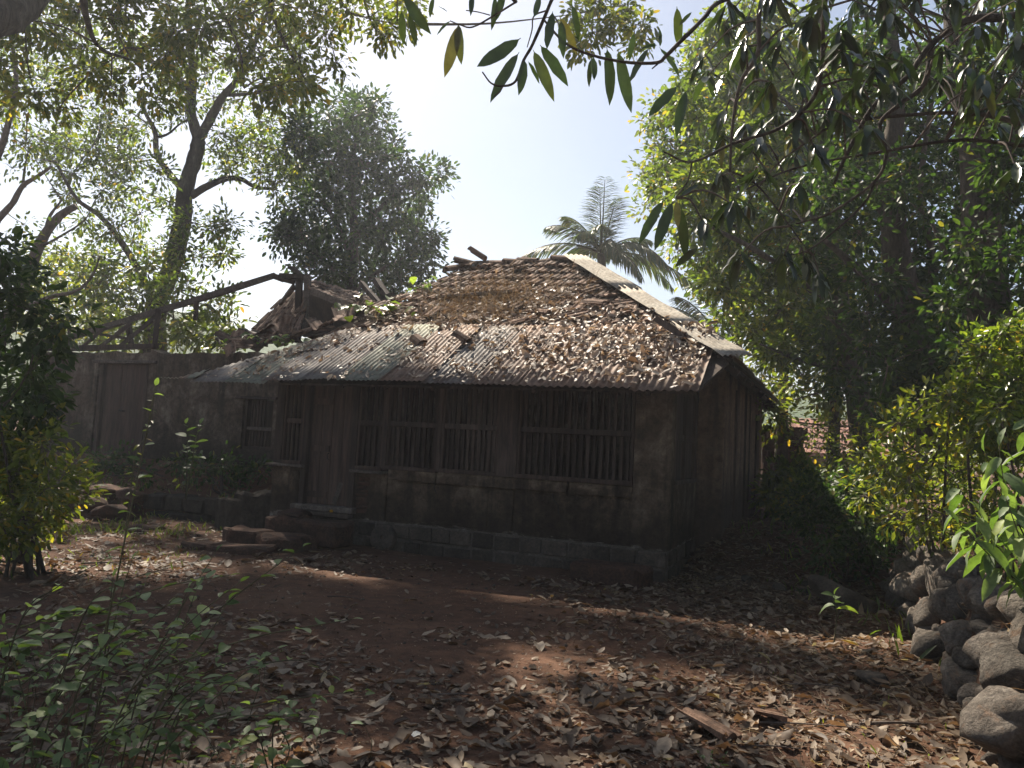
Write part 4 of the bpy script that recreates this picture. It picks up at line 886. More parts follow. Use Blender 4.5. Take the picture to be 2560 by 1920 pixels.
tree('far_tree', 'pale hazy tree crown behind the mango leaves, touching the open sky', P(1850, 1000, 24)*np.array([1, 1, 0])+np.array([0, 0, .8]),
     [(px3([(1850, 1100), (1840, 800), (1820, 500), (1800, 250)], 24), .2, .05)], pxc(poly_pts([(1640, 220), (1760, 60), (1960, 60), (2000, 800), (1760, 780), (1720, 700), (1640, 560), (1580, 440), (1590, 330)], 60, 34), 22, 26, 40), .19, .5, 'gyel', 'bark', ncl=(8, 13), nlf=13, rc=.45)
tree('vine_tree', 'thick black-trunked tree with forked stem right of the path', P(2350, 1100, 11)*np.array([1, 1, 0])+np.array([0, 0, .8]),
     [(px3([(2360, 1150), (2335, 960), (2300, 820), (2250, 680), (2232, 560), (2225, 420), (2240, 250), (2220, 0)], 11), .3, .09), (px3([(2300, 820), (2200, 730), (2120, 650), (2060, 600)], [11, 10.8, 10.5, 10.3]), .1, .03), (px3([(2232, 560), (2160, 480), (2080, 440)], 11), .06, .02), (px3([(2310, 840), (2330, 640), (2300, 480), (2330, 250)], 11), .06, .03), (px3([(2335, 960), (2210, 900), (2130, 850), (2080, 800)], [11, 11, 11, 11]), .05, .02)],
     pxc(poly_pts([(2060, 120), (2250, 40), (2360, 200), (2300, 330), (2300, 480), (2360, 620), (2380, 900), (2240, 1040), (2060, 1000), (2020, 700), (2040, 400)], 74, 38), 9.5, 12.5, 46), .115, .52, 'gdark', 'bark', ncl=(9, 14), nlf=13, rc=.25, twr=.007)  # dark leaf colour stands in for deep shade in this crown
tree('vine_tree', 'thickest trunk at the right edge, wrapped in climbers', P(2510, 1050, 8.4)*np.array([1, 1, 0])+np.array([0, 0, .9]),
     [(px3([(2520, 1150), (2490, 900), (2470, 760), (2450, 560), (2440, 380), (2400, 150), (2380, -100)], 8.4), .27, .12), (px3([(2450, 560), (2520, 400), (2570, 200)], 8.4), .1, .05), (px3([(2470, 760), (2400, 700), (2330, 560)], 8.4), .05, .02)],
     pxc(poly_pts([(2350, 150), (2640, 100), (2640, 1000), (2420, 980), (2350, 820), (2400, 620), (2380, 330)], 62, 40), 7.4, 9.4, 46)+pxc(poly_pts([(2350, -250), (2700, -250), (2700, 120), (2350, 120)], 20, 60), 7.5, 9.5, 60), .095, .52, 'gdark', 'bark', ncl=(8, 12), nlf=12, rc=.2, twr=.006)  # shade put into the crown by the dark leaf colour
for i, (poly, d0, d1, mt, lf, lab, bx, n_) in enumerate((([(1900, 760), (2080, 700), (2300, 760), (2420, 900), (2420, 1090), (2250, 1080), (2150, 1040), (2000, 1060), (1915, 1040)], 15, 19, 'gyel', .15, 'yellow-green thicket closing the end of the side path', 2080, 46),  # bright leaf colour imitates sunlight that the trees behind block
        ([(2120, 150), (2560, 100), (2600, 700), (2560, 900), (2300, 860), (2150, 700)], 15, 19, 'gdark', .15, 'leafy tree filling the gaps between the right-hand trunks', 2400, 60),
        ([(1640, 330), (1800, 150), (2100, 100), (2150, 600), (2000, 800), (1800, 740), (1720, 620)], 16, 19, 'gdark', .15, 'darker tree behind the sunlit crown right of the palm', 1950, 50))):
    tree('background_tree', lab, P(bx, 1150, (d0+d1)/2)*np.array([1, 1, 0])+np.array([0, 0, .6]), [(px3([(bx, 1200), (bx+10, 900), (bx-10, 500 if i else 850)], (d0+d1)/2), .14, .05)], pxc(poly_pts(poly, n_, 38), d0, d1, 52), lf, .5, mt, 'bark', ncl=(11, 16), nlf=14, rc=.35)
# bushes on the bank and along the path
def bush(label, poly, n, rpx, d0, d1, leaf, mat, base_px, name='bush', lw=.5, ncl=(8, 12), nlf=12, rc=.16, tpl=T_FAR, nst=5, cat='bush', droop=.2):
    pts = poly_pts(poly, n, rpx*.75); cl = pxc(pts, d0, d1, rpx); b0 = P(base_px[0], base_px[1], (d0+d1)/2); b0[2] = float(hg(b0[0], b0[1])); st_ = []
    for k in range(nst):
        c = cl[int(k*len(cl)/nst)][0]; st_.append(([b0+RG.normal(0, .08, 3)*np.array([1, 1, 0]), (b0+c)/2+RG.normal(0, .1, 3), c], .018, .006))
    return tree(name, label, b0, st_, cl, leaf, lw, mat, 'bark', ncl=ncl, nlf=nlf, rc=rc, cat=cat, tpl=tpl, trunk_n=0, n_side=6, twr=.004, droop=droop)
bush('sunlit small-leaved bush spilling over the right bank', [(2170, 1110), (2260, 1040), (2330, 960), (2480, 960), (2560, 1100), (2540, 1290), (2440, 1370), (2330, 1350), (2280, 1400), (2230, 1290), (2150, 1240)], 58, 34, 6.2, 8.6, .08, 'gyel', (2330, 1400), ncl=(6, 11), nlf=10, rc=.2, lw=.42)
bush('low yellow-green plants edging the side path past the house corner', [(1920, 1240), (2000, 1200), (2130, 1190), (2220, 1240), (2200, 1320), (2080, 1310), (1960, 1290)], 30, 26, 9.8, 12.5, .09, 'gyel', (2080, 1300), ncl=(5, 9), nlf=9, rc=.18, lw=.42)
bush('dark low bush in shade where the side path meets the bank', [(2000, 1210), (2150, 1180), (2230, 1330), (2190, 1430), (2060, 1400), (1990, 1300)], 34, 36, 8.6, 10.4, .075, 'gdark', (2110, 1440))
bush('bright green broad-leaved bush behind the house corner', [(1900, 1200), (1960, 1180), (2040, 1195), (2060, 1260), (1990, 1290), (1915, 1265)], 20, 26, 13.5, 15, .17, 'gmid', (1970, 1290), rc=.25, tpl=T_MID, lw=.45)
bush('thin yellow-green scrub in front of the far tiled roof', [(1990, 1080), (2130, 1060), (2330, 1040), (2350, 1180), (2150, 1230), (2000, 1230)], 40, 36, 12, 16, .09, 'gyel', (2150, 1240), ncl=(5, 8), nlf=9, rc=.2)
bush('climber hanging on the right edge above the tall broad-leaved weed', [(2380, 860), (2620, 800), (2620, 1120), (2440, 1100)], 34, 40, 5.6, 7, .065, 'gmid', (2480, 1500), rc=.13)
bush('ragged shrub filling the left edge before the ruin', [(-60, 640), (40, 610), (100, 690), (165, 850), (150, 1000), (100, 1060), (-60, 1080)], 32, 40, 6.6, 8.6, .13, 'gdark', (60, 1420), lw=.42, rc=.2, tpl=T_MID, nlf=9, ncl=(6, 9))
bush('weeds under the left shrub, coloured yellow-green as if sunlit', [(-60, 1040), (110, 1060), (185, 1150), (200, 1240), (150, 1330), (-60, 1400)], 42, 40, 6.8, 9, .085, 'gyel', (80, 1440), lw=.45, rc=.16)  # brighter leaf colour painted in for sunlight through the leaves
bush('dim creeper under the ruin window', [(500, 1130), (640, 1150), (650, 1210), (560, 1240), (430, 1200)], 11, 26, 13, 13.8, .1, 'gdark', (560, 1230), rc=.2, nlf=8)
bush('dark scrub along the foot of the ruin wall', [(230, 1130), (480, 1150), (560, 1220), (350, 1225), (220, 1200)], 12, 24, 13.6, 15.2, .1, 'gdark', (380, 1220), rc=.2, nlf=8)
# tall broad-leaved weeds leaning over the stone wall
for i, (px, py, d, lean, h_, lab) in enumerate(((2535, 1430, 4.5, -.12, .72, 'tall drooping broad-leaved weed on the wall, nearest the path'), (2600, 1420, 4.6, -.1, .95, 'tallest broad-leaved weed, at the right edge of the picture'), (2590, 1500, 4.3, -.2, .55, 'shorter broad-leaved weed low on the stone wall'))):
    b0 = P(px, py, d); whorl_plant('broadleaf_weed', lab, b0, [[b0, b0+np.array([lean*.4, 0, h_*.55]), b0+np.array([lean, -.05, h_])], [b0, b0+np.array([lean*.6-.1, .05, h_*.4]), b0+np.array([lean-.18, .08, h_*.7])]], .21, .29, 'gweed', 14, group='broad-leaved weeds on the wall', tpl=T_NEAR, droop=.75, bend=-.35, span=.85, wave=.08)
b0 = P(2085, 1560, 6.6); b0[2] = float(hg(b0[0], b0[1])); whorl_plant('seedling', 'small seedling with three pale leaves on the shaded litter', b0, [[b0, b0+np.array([.02, 0, .22]), b0+np.array([.0, 0, .42])]], .15, .5, 'gweed', 5, droop=.1, span=.3)
# ------------------------------------------------------------------ mango tree: limbs from the right and overhead, hanging leaves
mb0 = np.array([5.2, .6, .6]); mango = empty('mango_tree', mb0, 'mango tree reaching in from the right with long hanging leaves', 'tree')
def mlimb(pts, r0_, r1, name='limb', n=8):
    c = crom(pts, 5); m = MB(); m.tube(c, np.linspace(r0_, r1, len(c)), n, rough=.04); m.build(name, M['bark'], mango, org=mb0, smooth=True); return c
mlimb([mb0+np.array([0, 0, -.4]), mb0+np.array([-.1, 0, 1.2]), mb0+np.array([-.4, .2, 2.4]), (4.2, 1.2, 4.2)], .30, .2, 'trunk', 12)
sk = [mlimb([(4.2, 1.2, 4.2), (3.9, 2.5, 4.4), (3.6, 3.6, 4.2), P(2700, -100, 4.6)], .16, .07), mlimb([(4.2, 1.2, 4.2), (2.6, 1.6, 4.6), (1.2, 2.0, 4.5), P(1700, -260, 3.2)], .15, .05), mlimb([P(1700, -260, 3.2), P(1480, -120, 3.0), P(1395, -40, 2.9)], .04, .014), mlimb([(1.2, 2.0, 4.5), (0, 2.2, 4.6), P(1050, -300, 3.2)], .09, .025), mlimb([P(1050, -300, 3.2), P(1180, -120, 3.0), P(1290, 5, 2.9)], .022, .008)]
for pts, d, r0_, r1 in (([(2700, -100), (2560, 30), (2420, 50), (2330, 110), (2270, 190), (2180, 270), (2110, 400), (2085, 460)], 4.6, .05, .012), ([(2330, 110), (2310, 210), (2250, 260), (2200, 310), (2215, 380), (2190, 450), (2080, 530), (1990, 560)], 4.6, .03, .008), ([(1960, -160), (1900, 20), (1895, 130), (1850, 210), (1830, 330), (1825, 430)], 4.0, .026, .01), ([(2100, -150), (2060, 20), (2055, 160), (2030, 250), (1950, 320), (1830, 360), (1730, 405), (1660, 380)], 4.0, .026, .007), ([(2800, 360), (2560, 310), (2450, 285), (2300, 285), (2100, 310), (2010, 360)], 4.9, .035, .01), ([(2800, 400), (2560, 365), (2400, 350), (2200, 380), (1990, 420), (1850, 480)], 4.5, .024, .007), ([(2190, 450), (2150, 520), (2030, 620), (1960, 640)], 4.6, .014, .005), ([(1730, 405), (1720, 450), (1690, 495)], 4.0, .008, .005), ([(1830, 430), (1900, 470), (2030, 640)], 4.2, .012, .005), ([(1960, -160), (1860, -30), (1790, 10), (1760, 45), (1700, 105), (1665, 140), (1640, 157), (1560, 155), (1470, 135), (1410, 105), (1362, 52)], [4, 3.4, 3.1, 3, 2.9, 2.9, 2.9, 2.9, 2.9, 2.9, 2.9], .018, .006),
                        ([(1395, -40), (1375, 10), (1332, 110), (1309, 151), (1289, 203), (1258, 215), (1228, 208), (1206, 180)], 2.9, .013, .004), ([(1258, 213), (1250, 228), (1234, 241)], 2.9, .005, .004), ([(1370, 25), (1335, 40), (1330, 75), (1318, 118)], 2.88, .006, .003), ([(1290, 5), (1225, 45), (1180, 68), (1150, 62), (1125, 52)], 2.9, .007, .003), ([(1225, 38), (1195, 30), (1165, 26)], 2.9, .004, .003), ([(1650, 155), (1630, 172)], 2.9, .006, .004)):
    sk.append(mlimb(px3(pts, d), r0_*.62, r1*.7, 'branch', 6))
# leaves traced one by one along the open sky
tr = [(1302, 95, 1198, 172), (1298, 130, 1234, 245), (1312, 148, 1300, 228), (1333, 125, 1381, 236), (1350, 112, 1415, 200), (1148, 60, 1116, 178), (1146, 58, 1146, 144), (1128, 52, 1092, 82), (1118, 30, 1098, 14), (1085, -8, 1072, 36), (1238, -10, 1234, 66), (1180, -12, 1178, 26), (1382, 28, 1368, 112), (1398, 40, 1442, 128), (1403, 50, 1408, 136), (1478, 146, 1469, 212), (1482, 142, 1488, 190), (1517, 118, 1527, 250), (1545, 126, 1576, 268), (1624, 118, 1568, 198), (1585, 82, 1574, 138), (1648, 118, 1697, 186), (1692, 16, 1700, 112), (1730, 30, 1700, 60), (1640, 100, 1638, 70), (1650, 118, 1652, 72), (1694, 214, 1628, 282), (1716, 226, 1690, 324), (1010, -10, 1064, 72), (1004, 26, 1008, 104), (1022, 32, 1040, 106), (1262, -20, 1240, 40), (1604, 122, 1640, 110), (1660, 498, 1603, 600), (1682, 503, 1640, 612), (1692, 500, 1694, 560), (1704, 518, 1712, 642), (1746, 618, 1688, 664), (1700, 492, 1742, 462), (1710, 200, 1725, 195), (1430, 10, 1450, 92), (1350, -10, 1336, 40), (1320, 152, 1345, 205)]
pos = []; ax = []; nr = []; ln = []
for x0, y0, x1, y1 in tr:
    d = 2.9 if x0 < 1740 and y0 < 400 else 3.9; a = P(x0, y0, d); b_ = P(x1, y1, d+random.uniform(-.05, .05)); pos.append(a); ax.append(b_-a); ln.append(np.linalg.norm(b_-a)*1.12); nr.append(np.array([random.uniform(-.5, .5), -1, random.uniform(-.2, .6)]))
# whorls of leaves at the twig ends across the right side
ends = [(P(x, y, RG.uniform(3.7, 5.4))) for x, y in poly_pts([(1790, -60), (2620, -80), (2620, 330), (2480, 330), (2350, 230), (2200, 330), (2080, 470), (1950, 560), (1830, 560), (1770, 420), (1740, 200)], 84, 36)]+[P(x, y, d) for x, y, d in ((2010, 650, 4.6), (2050, 690, 4.6), (1850, 640, 4.2), (1960, 640, 4.4), (1760, 560, 4.0), (1900, 430, 4.1), (2430, 250, 4.2), (2540, 420, 4.3))]
skp = np.vstack(sk); m = MB()
for e in ends:
    s = nearest(skp, e); m.tube(crom([s, (s+e)/2+np.array([0, 0, .06]), e], 3), np.linspace(.007, .004, 7), 5, cap=False)
    for k in range(random.randint(7, 11)):
        a = random.uniform(0, 6.28); q = e+np.array([0, 0, random.uniform(-.02, .05)]); pos.append(q); ax.append(np.array([math.cos(a)*.65, math.sin(a)*.65, -random.uniform(.3, 1.3)])); ln.append(random.uniform(.13, .22)); nr.append(np.array([math.cos(a), math.sin(a), 1.2])+RG.normal(0, .3, 3))
m.build('twigs', M['twig'], mango, org=mb0)['kind'] = 'stuff'
pos, ax, nr, ln = map(np.array, (pos, ax, nr, ln)); lwd = ln*RG.uniform(.18, .25, len(ln)); bd = RG.normal(-.12, .12, len(ln)); fo = RG.uniform(.05, .3, len(ln)); app = ln/np.linalg.norm(pos-CAM, axis=1); od = np.argsort(-app)
for i in od[:300]: leaves('leaf', pos[i:i+1], ax[i:i+1], nr[i:i+1], ln[i:i+1], lwd[i:i+1], M['mango'], mango, mb0, T_NEAR, fo[i], bd[i], .10, True)
r_ = od[300:]; leaves('foliage', pos[r_], ax[r_], nr[r_], ln[r_], lwd[r_], M['mango'], mango, mb0, T_NEAR, fo[r_], bd[r_], .1, True, kind='stuff')
# unseen rest of its crown, added overhead and behind to block sky light
cl = [(np.array([RG.uniform(-9, 9), RG.uniform(-10, .6), RG.uniform(4.4, 7.5)]), np.array([1.1, 1.1, .8])) for _ in range(120)]
p_, a_, n_, l_, _c = clump_leaves([c for c, r_ in cl], [r_ for c, r_ in cl], 9, 11, .2, .6, .3); leaves('crown', p_, a_, n_, l_, l_*.27, M['mango'], mango, mb0, T_FAR, .2, kind='stuff')

# ------------------------------------------------------------------ weeds in the left foreground
wn = 0
def weed(label, b0, stems, leaf, n, span=.75, droop=.15, lw=.5, mat='gweed', r_=.004, name='weed'):
    return whorl_plant(name, label, b0, stems, leaf, lw, mat, n, 'weed', 'weeds in the left foreground', T_OVAL, droop, bend=-.2, stem_r=r_, span=span)
b0 = np.array([-1.62, 2.95, 0.]); weed('tallest thin weed rising above the others, dark stem', b0, [px3([(175, 1990), (235, 1700), (285, 1480), (330, 1260), (365, 1090), (388, 965)], 2.95)], .062, 17, .72, r_=.005)
labs = ['weed with a long stem leaning right toward the bare earth', 'weed with one big chewed leaf at its tip', 'pale-leaved weed bowing right low over the litter', 'spreading weed at the bottom left corner', 'twin-stemmed weed beside the tallest one', 'weed with rows of grey-green leaves in mid clump', 'low weed at the left edge with broad leaves', 'slim weed with drooping pale leaves in the clump middle', 'weed at the front of the clump with pale undersides', 'weed sprawling along the left edge at knee height', 'bushy weed behind the clump near the brown litter', 'weed leaning left at the picture edge', 'small-leaved weed low in the clump centre', 'weed with red-brown stem near the clump right side', 'short weed under the leaning stems', 'weed half hidden low at the front left']
stv = [[(170, 1960), (330, 1720), (470, 1560), (600, 1455)], [(250, 1950), (400, 1760), (520, 1590), (572, 1500)], [(330, 1950), (420, 1800), (560, 1690), (740, 1650), (830, 1690)], [(30, 1980), (80, 1830), (140, 1700), (190, 1620)], [(190, 1985), (255, 1700), (300, 1500), (330, 1400)], [(280, 1960), (350, 1720), (430, 1580), (470, 1470)], [(-40, 1900), (20, 1650), (60, 1540), (130, 1480)], [(120, 1980), (190, 1740), (300, 1580), (390, 1540)], [(380, 1990), (420, 1850), (480, 1740), (560, 1690)], [(-60, 1780), (40, 1580), (140, 1470), (260, 1400)], [(60, 1850), (200, 1560), (300, 1460), (420, 1420)], [(100, 1980), (70, 1800), (30, 1640), (10, 1560)], [(230, 1990), (260, 1850), (330, 1770), (420, 1750)], [(330, 1980), (400, 1780), (500, 1690), (620, 1640)], [(160, 1990), (230, 1880), (330, 1810), (390, 1830)], [(40, 1990), (110, 1890), (170, 1850), (250, 1840)]]
for i, (lab, pts) in enumerate(zip(labs, stv)):
    d = 2.75+.07*(i % 7); q = px3(pts, [d, d+.05, d+.1, d+.12, d+.15][:len(pts)]); b0 = q[0].copy(); b0[2] = 0; st = [[b0]+q[1:]]
    for k in range(2 if i != 1 else 1):
        s = q[1]+(q[2]-q[1])*random.uniform(-.6, .6); e = q[-1]+RG.normal(0, .1, 3)+np.array([random.uniform(-.22, .2), random.uniform(-.1, .3), random.uniform(-.2, .02)]); st.append([s, (s+e)/2+np.array([0, 0, .03]), e])
    weed(lab, b0, st, .07 if i not in (1, 6) else .09, 8, .85, .1, .48 if i % 3 else .58)
b0 = P(690, 1845, 3.5); b0[2] = 0; weed('low runner of oval leaves on the litter at bottom centre left', b0, [[b0, b0+np.array([.05, .05, .14]), P(700, 1800, 3.5), P(840, 1830, 3.45)], [b0, P(690, 1790, 3.5), P(770, 1775, 3.55)], [b0, P(640, 1830, 3.5), P(590, 1860, 3.5)]], .075, 8, .9, .05, .52)
b0 = P(1780, 1880, 3.6); b0[2] = 0; weed('tiny dark weed in the litter at bottom right', b0, [[b0, b0+np.array([.02, 0, .1]), b0+np.array([.06*k-.06, 0, .2])] for k in range(3)], .035, 8, .8, mat='gdark', r_=.0025)
b0 = P(320, 1240, 9.6); b0[2] = 0; weed('thin weed with yellow drooping leaves standing before the ruin', b0, [[b0, P(340, 1140, 9.5), P(372, 1080, 9.4), P(388, 965, 9.4)]], .11, 14, .8, .45, .3, 'gyel', .008)
b0 = P(470, 1180, 12.2); b0[2] = .42; weed('broad pale-leaved plant before the dark ruin wall', b0, [[b0, P(468, 1120, 12.2), P(465, 1060, 12.1)], [b0, P(490, 1100, 12.2), P(500, 1060, 12.2)]], .2, 7, .5, -.1, .6, 'gweed', .012)
# dense low ground weeds under them
n = 1300; x = RG.uniform(-3.6, -.4, n); y = RG.uniform(2.6, 5.2, n); k = (x < -.55-.45*(y-2.6)+RG.normal(0, .3, n)); x, y = x[k], y[k]; z = hg(x, y)+RG.uniform(.02, .34, len(x))**1.3
a = rdir(len(x)); a[:, 2] = RG.uniform(-.25, .4, len(x)); l_ = RG.uniform(.03, .075, len(x))
o = leaves('ground_weeds', np.stack([x, y, z], 1), a, unit(np.array([0, 0, 1.])+rdir(len(x))*.5), l_, l_*.48, M['gweed'], None, None, T_OVAL, .2, -.2, kind='stuff'); tag(o, 'low tangle of green weeds covering the left foreground ground', 'weeds')
m = MB()
for i in range(0, len(x), 2):
    p = np.array([x[i], y[i], z[i]]); g = p+RG.normal(0, .06, 3); g[2] = float(hg(g[0], g[1])); m.tube([g, (g+p)/2+RG.normal(0, .02, 3), p], [.0025, .002, .0012], 3, cap=False)
o = m.build('weed_stems', M['gstem'], None); tag(o, 'thin stems of the ground weeds in the left foreground', 'stems', kind='stuff')
# grass and small green sprouts on the yard edges and on the terrace
gp = []
for (x0, x1, y0, y1, cnt, hh) in ((-10, -4.6, 10.6, 15.5, 3200, .12), (-6.5, -3.5, 7.5, 12, 900, .09), (1.9, 3.0, 3.4, 6.0, 160, .05), (3.2, 5.5, 5, 12, 700, .16)):
    gx = RG.uniform(x0, x1, cnt); gy = RG.uniform(y0, y1, cnt); q = vnoise(gx*2.3, gy*2.3, 1)+RG.normal(0, .3, cnt); k = q > 0; gp.append(np.stack([gx[k], gy[k], hg(gx[k], gy[k]), np.full(k.sum(), hh)], 1))
gp = np.vstack(gp); t_, b_ = (gp[:, :2]-C0[:2])@L[:2], (gp[:, :2]-C0[:2])@B[:2]; k = ~((t_ > -.5) & (t_ < 6.3) & (b_ > -.2)); gp = gp[k]; a = rdir(len(gp))*.8; a[:, 2] = 1; l_ = gp[:, 3]*RG.uniform(.4, 1.3, len(gp))
o = leaves('grass', gp[:, :3], a, rdir(len(gp)), l_, np.maximum(.006, l_*.14), M['gmid'], None, None, T_MID, .2, -.3, kind='stuff'); tag(o, 'sparse short grass and sprouts along the yard edges', 'grass')

n = 900; x = RG.uniform(1.3, 3.3, n); y = RG.uniform(3.4, 6.8, n); a = rdir(n); a[:, 2] = RG.uniform(-.05, .35, n); l_ = RG.uniform(.06, .22, n)
o = leaves('dry_grass', np.stack([x, y, hg(x, y)+.015], 1), a, rdir(n), l_, .0045, M['straw'], None, None, T_MID, .1, RG.normal(-.2, .3, n), kind='stuff'); tag(o, 'dry straw lying among the leaves near the stone wall', 'dry grass')
# ------------------------------------------------------------------ fallen leaves on the ground
def litter(n, x0, x1, y0, y1, dens):
    x = RG.uniform(x0, x1, n); y = RG.uniform(y0, y1, n); k = RG.random(n) < dens(x, y); return x[k], y[k]
def dens(x, y):
    t = (x-C0[0])*L[0]+(y-C0[1])*L[1]; b = (x-C0[0])*B[0]+(y-C0[1])*B[1]
    d = .35+.32*vnoise(x*1.6, y*1.6, 1)+.22*vnoise(x*4+2, y*4, 1)
    d = d+.55*ss(x, .2, 2.2)+.45*ss(-y, -6.2, -4.2)-.5*np.exp(-((x+1.0)/1.5)**2-((y-7.6)/1.6)**2)-.35*np.exp(-((x-.2)/.7)**2-((y-5.6)/.5)**2)-.5*ss(b, -1.2, -.4)*ss(t, .6, 1.2)
    d = np.where((t > -.12) & (t < 6.2) & (b > -.25), 0, d); d = np.where((t < 0) & (t > -.5) & (b > 2), 0, d)
    return np.clip(d, .035, 1)
x, y = litter(52000, -8, 4.6, 2.9, 11.5, dens); x2, y2 = litter(9000, 1.5, 7, 9, 17, dens); x3, y3 = litter(6000, -10, -4, 10, 15, lambda a, b_: .3+.2*vnoise(a, b_, 1)); x = np.concatenate([x, x2, x3]); y = np.concatenate([y, y2, y3])
z = hg(x, y)+.006+RG.random(len(x))**2*.028; n = len(x); print('litter', n)
ln = np.clip(RG.lognormal(math.log(.06), .5, n), .02, .19); wd = ln*RG.uniform(.3, .55, n); yaw = RG.uniform(0, 6.283, n)
ax = np.stack([np.cos(yaw), np.sin(yaw), RG.normal(0, .16, n)], 1); nr = unit(np.array([0, 0, 1.])+rdir(n)*.28); fo = RG.normal(.08, .28, n); bd = RG.normal(0, .2, n); pos = np.stack([x, y, z], 1)-ax*ln[:, None]*.5
rel = np.stack([x, y, z], 1)-CAM; dp = rel@fw; ux = 1280+F*(rel@rt)/dp; uy = 960-F*(rel@up)/dp; vis = (ux > 0) & (ux < 2560) & (uy < 1920); sc_ = np.where(vis & ~((ux < 700) & (uy > 1500)), ln/dp, 0); od = np.argsort(-sc_); nearl = od[:300]; rest = od[300:]
for i in nearl:
    o = leaves('leaf', pos[i:i+1], ax[i:i+1], nr[i:i+1], ln[i:i+1], wd[i:i+1], M['dry'], ground, None, T_OVAL, fo[i], bd[i], .15, True)
o = leaves('leaf_litter', pos[rest], ax[rest], nr[rest], ln[rest], wd[rest], M['dry'], ground, None, T_DRY, fo[rest], bd[rest], 0, True, kind='stuff')
# crumbs, chips and pebbles
n = 9000; x = RG.uniform(-4, 3.2, n); y = 3+RG.random(n)**1.5*6; q = leaves('litter_crumbs', np.stack([x, y, hg(x, y)+.006], 1), rdir(n)*np.array([1, 1, .2]), unit(np.array([0, 0, 1.])+rdir(n)*.3), RG.uniform(.008, .03, n), RG.uniform(.005, .014, n), M['dry'], ground, None, T_FAR, .3, kind='stuff')
m = MB()
for i in range(420):
    x = random.uniform(-3.5, 3); y = 3+random.random()**1.4*6; s = random.uniform(.006, .02); q = np.array([x, y, float(hg(x, y))+s*.3]); v = rdir(6)*s*np.array([1, 1, .6]); 
    m.add([q+np.array(p)*s*(1+.25*random.random()) for p in ((1,0,0),(0,1,0),(-1,0,0),(0,-1,0),(0,0,.7),(0,0,-.7))], [(0,1,4),(1,2,4),(2,3,4),(3,0,4),(1,0,5),(2,1,5),(3,2,5),(0,3,5)])
tag(m.build('pebbles', M['rock'], ground), kind='stuff')
# twigs and sticks lying about
for i, (x0, y0, x1, y1, d, r_) in enumerate(((1960, 1640, 2100, 1600, 5.4, .008), (1830, 1790, 2150, 1740, 4.6, .006), (2150, 1740, 2330, 1700, 4.7, .012), (1700, 1700, 1790, 1740, 4.6, .007), (1500, 1830, 1640, 1880, 3.7, .006), (1080, 1640, 1200, 1680, 4.8, .005), (200, 1445, 330, 1440, 8.6, .012), (820, 1470, 900, 1460, 7.4, .006), (2180, 1880, 2560, 1840, 3.6, .008), (1850, 1850, 2000, 1790, 4.2, .005))):
    a = P(x0, y0, d); b_ = P(x1, y1, d); a = np.array([*a[:2], float(hg(*a[:2]))+.02]); b_ = np.array([*b_[:2], float(hg(*b_[:2]))+.03]); md = (a+b_)/2+np.array([random.uniform(-.03, .03), 0, .01])
    m = MB(); m.tube(crom([a, md, b_], 4), np.linspace(r_, r_*.5, 9), 6, rough=.1); tag(m.build('stick', M['twig'], ground), 'thin dry stick lying in the leaf litter')
for i, (px, py, d, lab) in enumerate(((1830, 1870, 4.3, 'broken clay tile shard half buried in leaves near the right edge'), (1955, 1745, 4.7, 'orange tile shard lying flat in the sunny leaf patch'))):
    q = P(px, py, d); q[2] = float(hg(q[0], q[1]))+.03; o = link('tile_shard', TILE, None); o.location = tuple(q); o.rotation_euler = (R(8), R(6), R(40+50*i)); o.scale = (.8, .8-.35*i, 1); tag(o, lab, 'tile shard')
for px, py, d, lab in ((490, 1430, 8.2, 'small white paper scrap on the yard left of the steps'), (1035, 1782, 4.1, 'pale printed paper scrap on the litter at bottom centre')):
    q = P(px, py, d); q[2] = float(hg(q[0], q[1]))+.03; m = MB(); g = [np.array([i*.025-.04+RG.normal(0, .003), j*.02-.03, RG.normal(0, .006)]) for j in range(3) for i in range(4)]; m.add(g, [(j*4+i, j*4+i+1, j*4+i+5, j*4+i+4) for j in range(2) for i in range(3)])
    o = m.build('paper_scrap', M['paper'], None); o.location = tuple(q); tag(o, lab, 'scrap')
q = H(4.72, -.14, .445); m = MB(); m.tube([q, q+np.array([0, 0, .02]), q+np.array([0, 0, .035])], [.02, .028, .008], 10); M['marigold'] = surf('marigold', [(.3, (.5,.25,.01)), (.7, (.65,.36,.02))], 60, .8, .5, 200, .01)
o = m.build('marigold', M['marigold'], None, org=q); o.location = tuple(q); tag(o, 'small orange marigold flower left on the door threshold', 'flower')

# ------------------------------------------------------------------ leaves, straw and creepers on the roof
n = 26000; t = RG.uniform(-.6, 7.2, n); b = RG.uniform(E0+.02, HB1-.1, n)
d = .18+.2*vnoise(t*2.1, b*2.1, 1)+.2*vnoise(t*5, b*5+1, 1)
d = d+.55*ss(-t, -2.6, -1.0)*ss(-b, -1.9, -1.2)*ss(b, -.5, -.1)+.45*np.exp(-((t-2.6)/1.2)**2-((b-1.8)/.8)**2)+.35*ss(t, 4.5, 6)*ss(b, -.3, .2)-.4*ss(-t, -2.6, -1.2)*ss(b, 1.3, 1.9)-.35*ss(b, 2.4, 3.0)+.1*ss(-b, -1.2, -.9)
ok = (t > np.where(b > BT, HT0+(b-HB0)*(HT1-HT0)/(HB1-HB0)+.15, -.42)) & (t < np.where(b < BT, 7.1-(b+.6)/1.6*1.6, 5.5-.37*np.maximum(0, b-2))); k = ok & (RG.random(n) < np.clip(d, .03, 1)*np.where(b > BT, .4, .8)); t, b = t[k], b[k]; n = len(t); print('roof litter', n)
zz = rz(t, b)+np.where(b > BT-.1, .055, .032)+RG.random(n)**2*.05; pos = C0+t[:, None]*L+b[:, None]*B; pos[:, 2] = zz
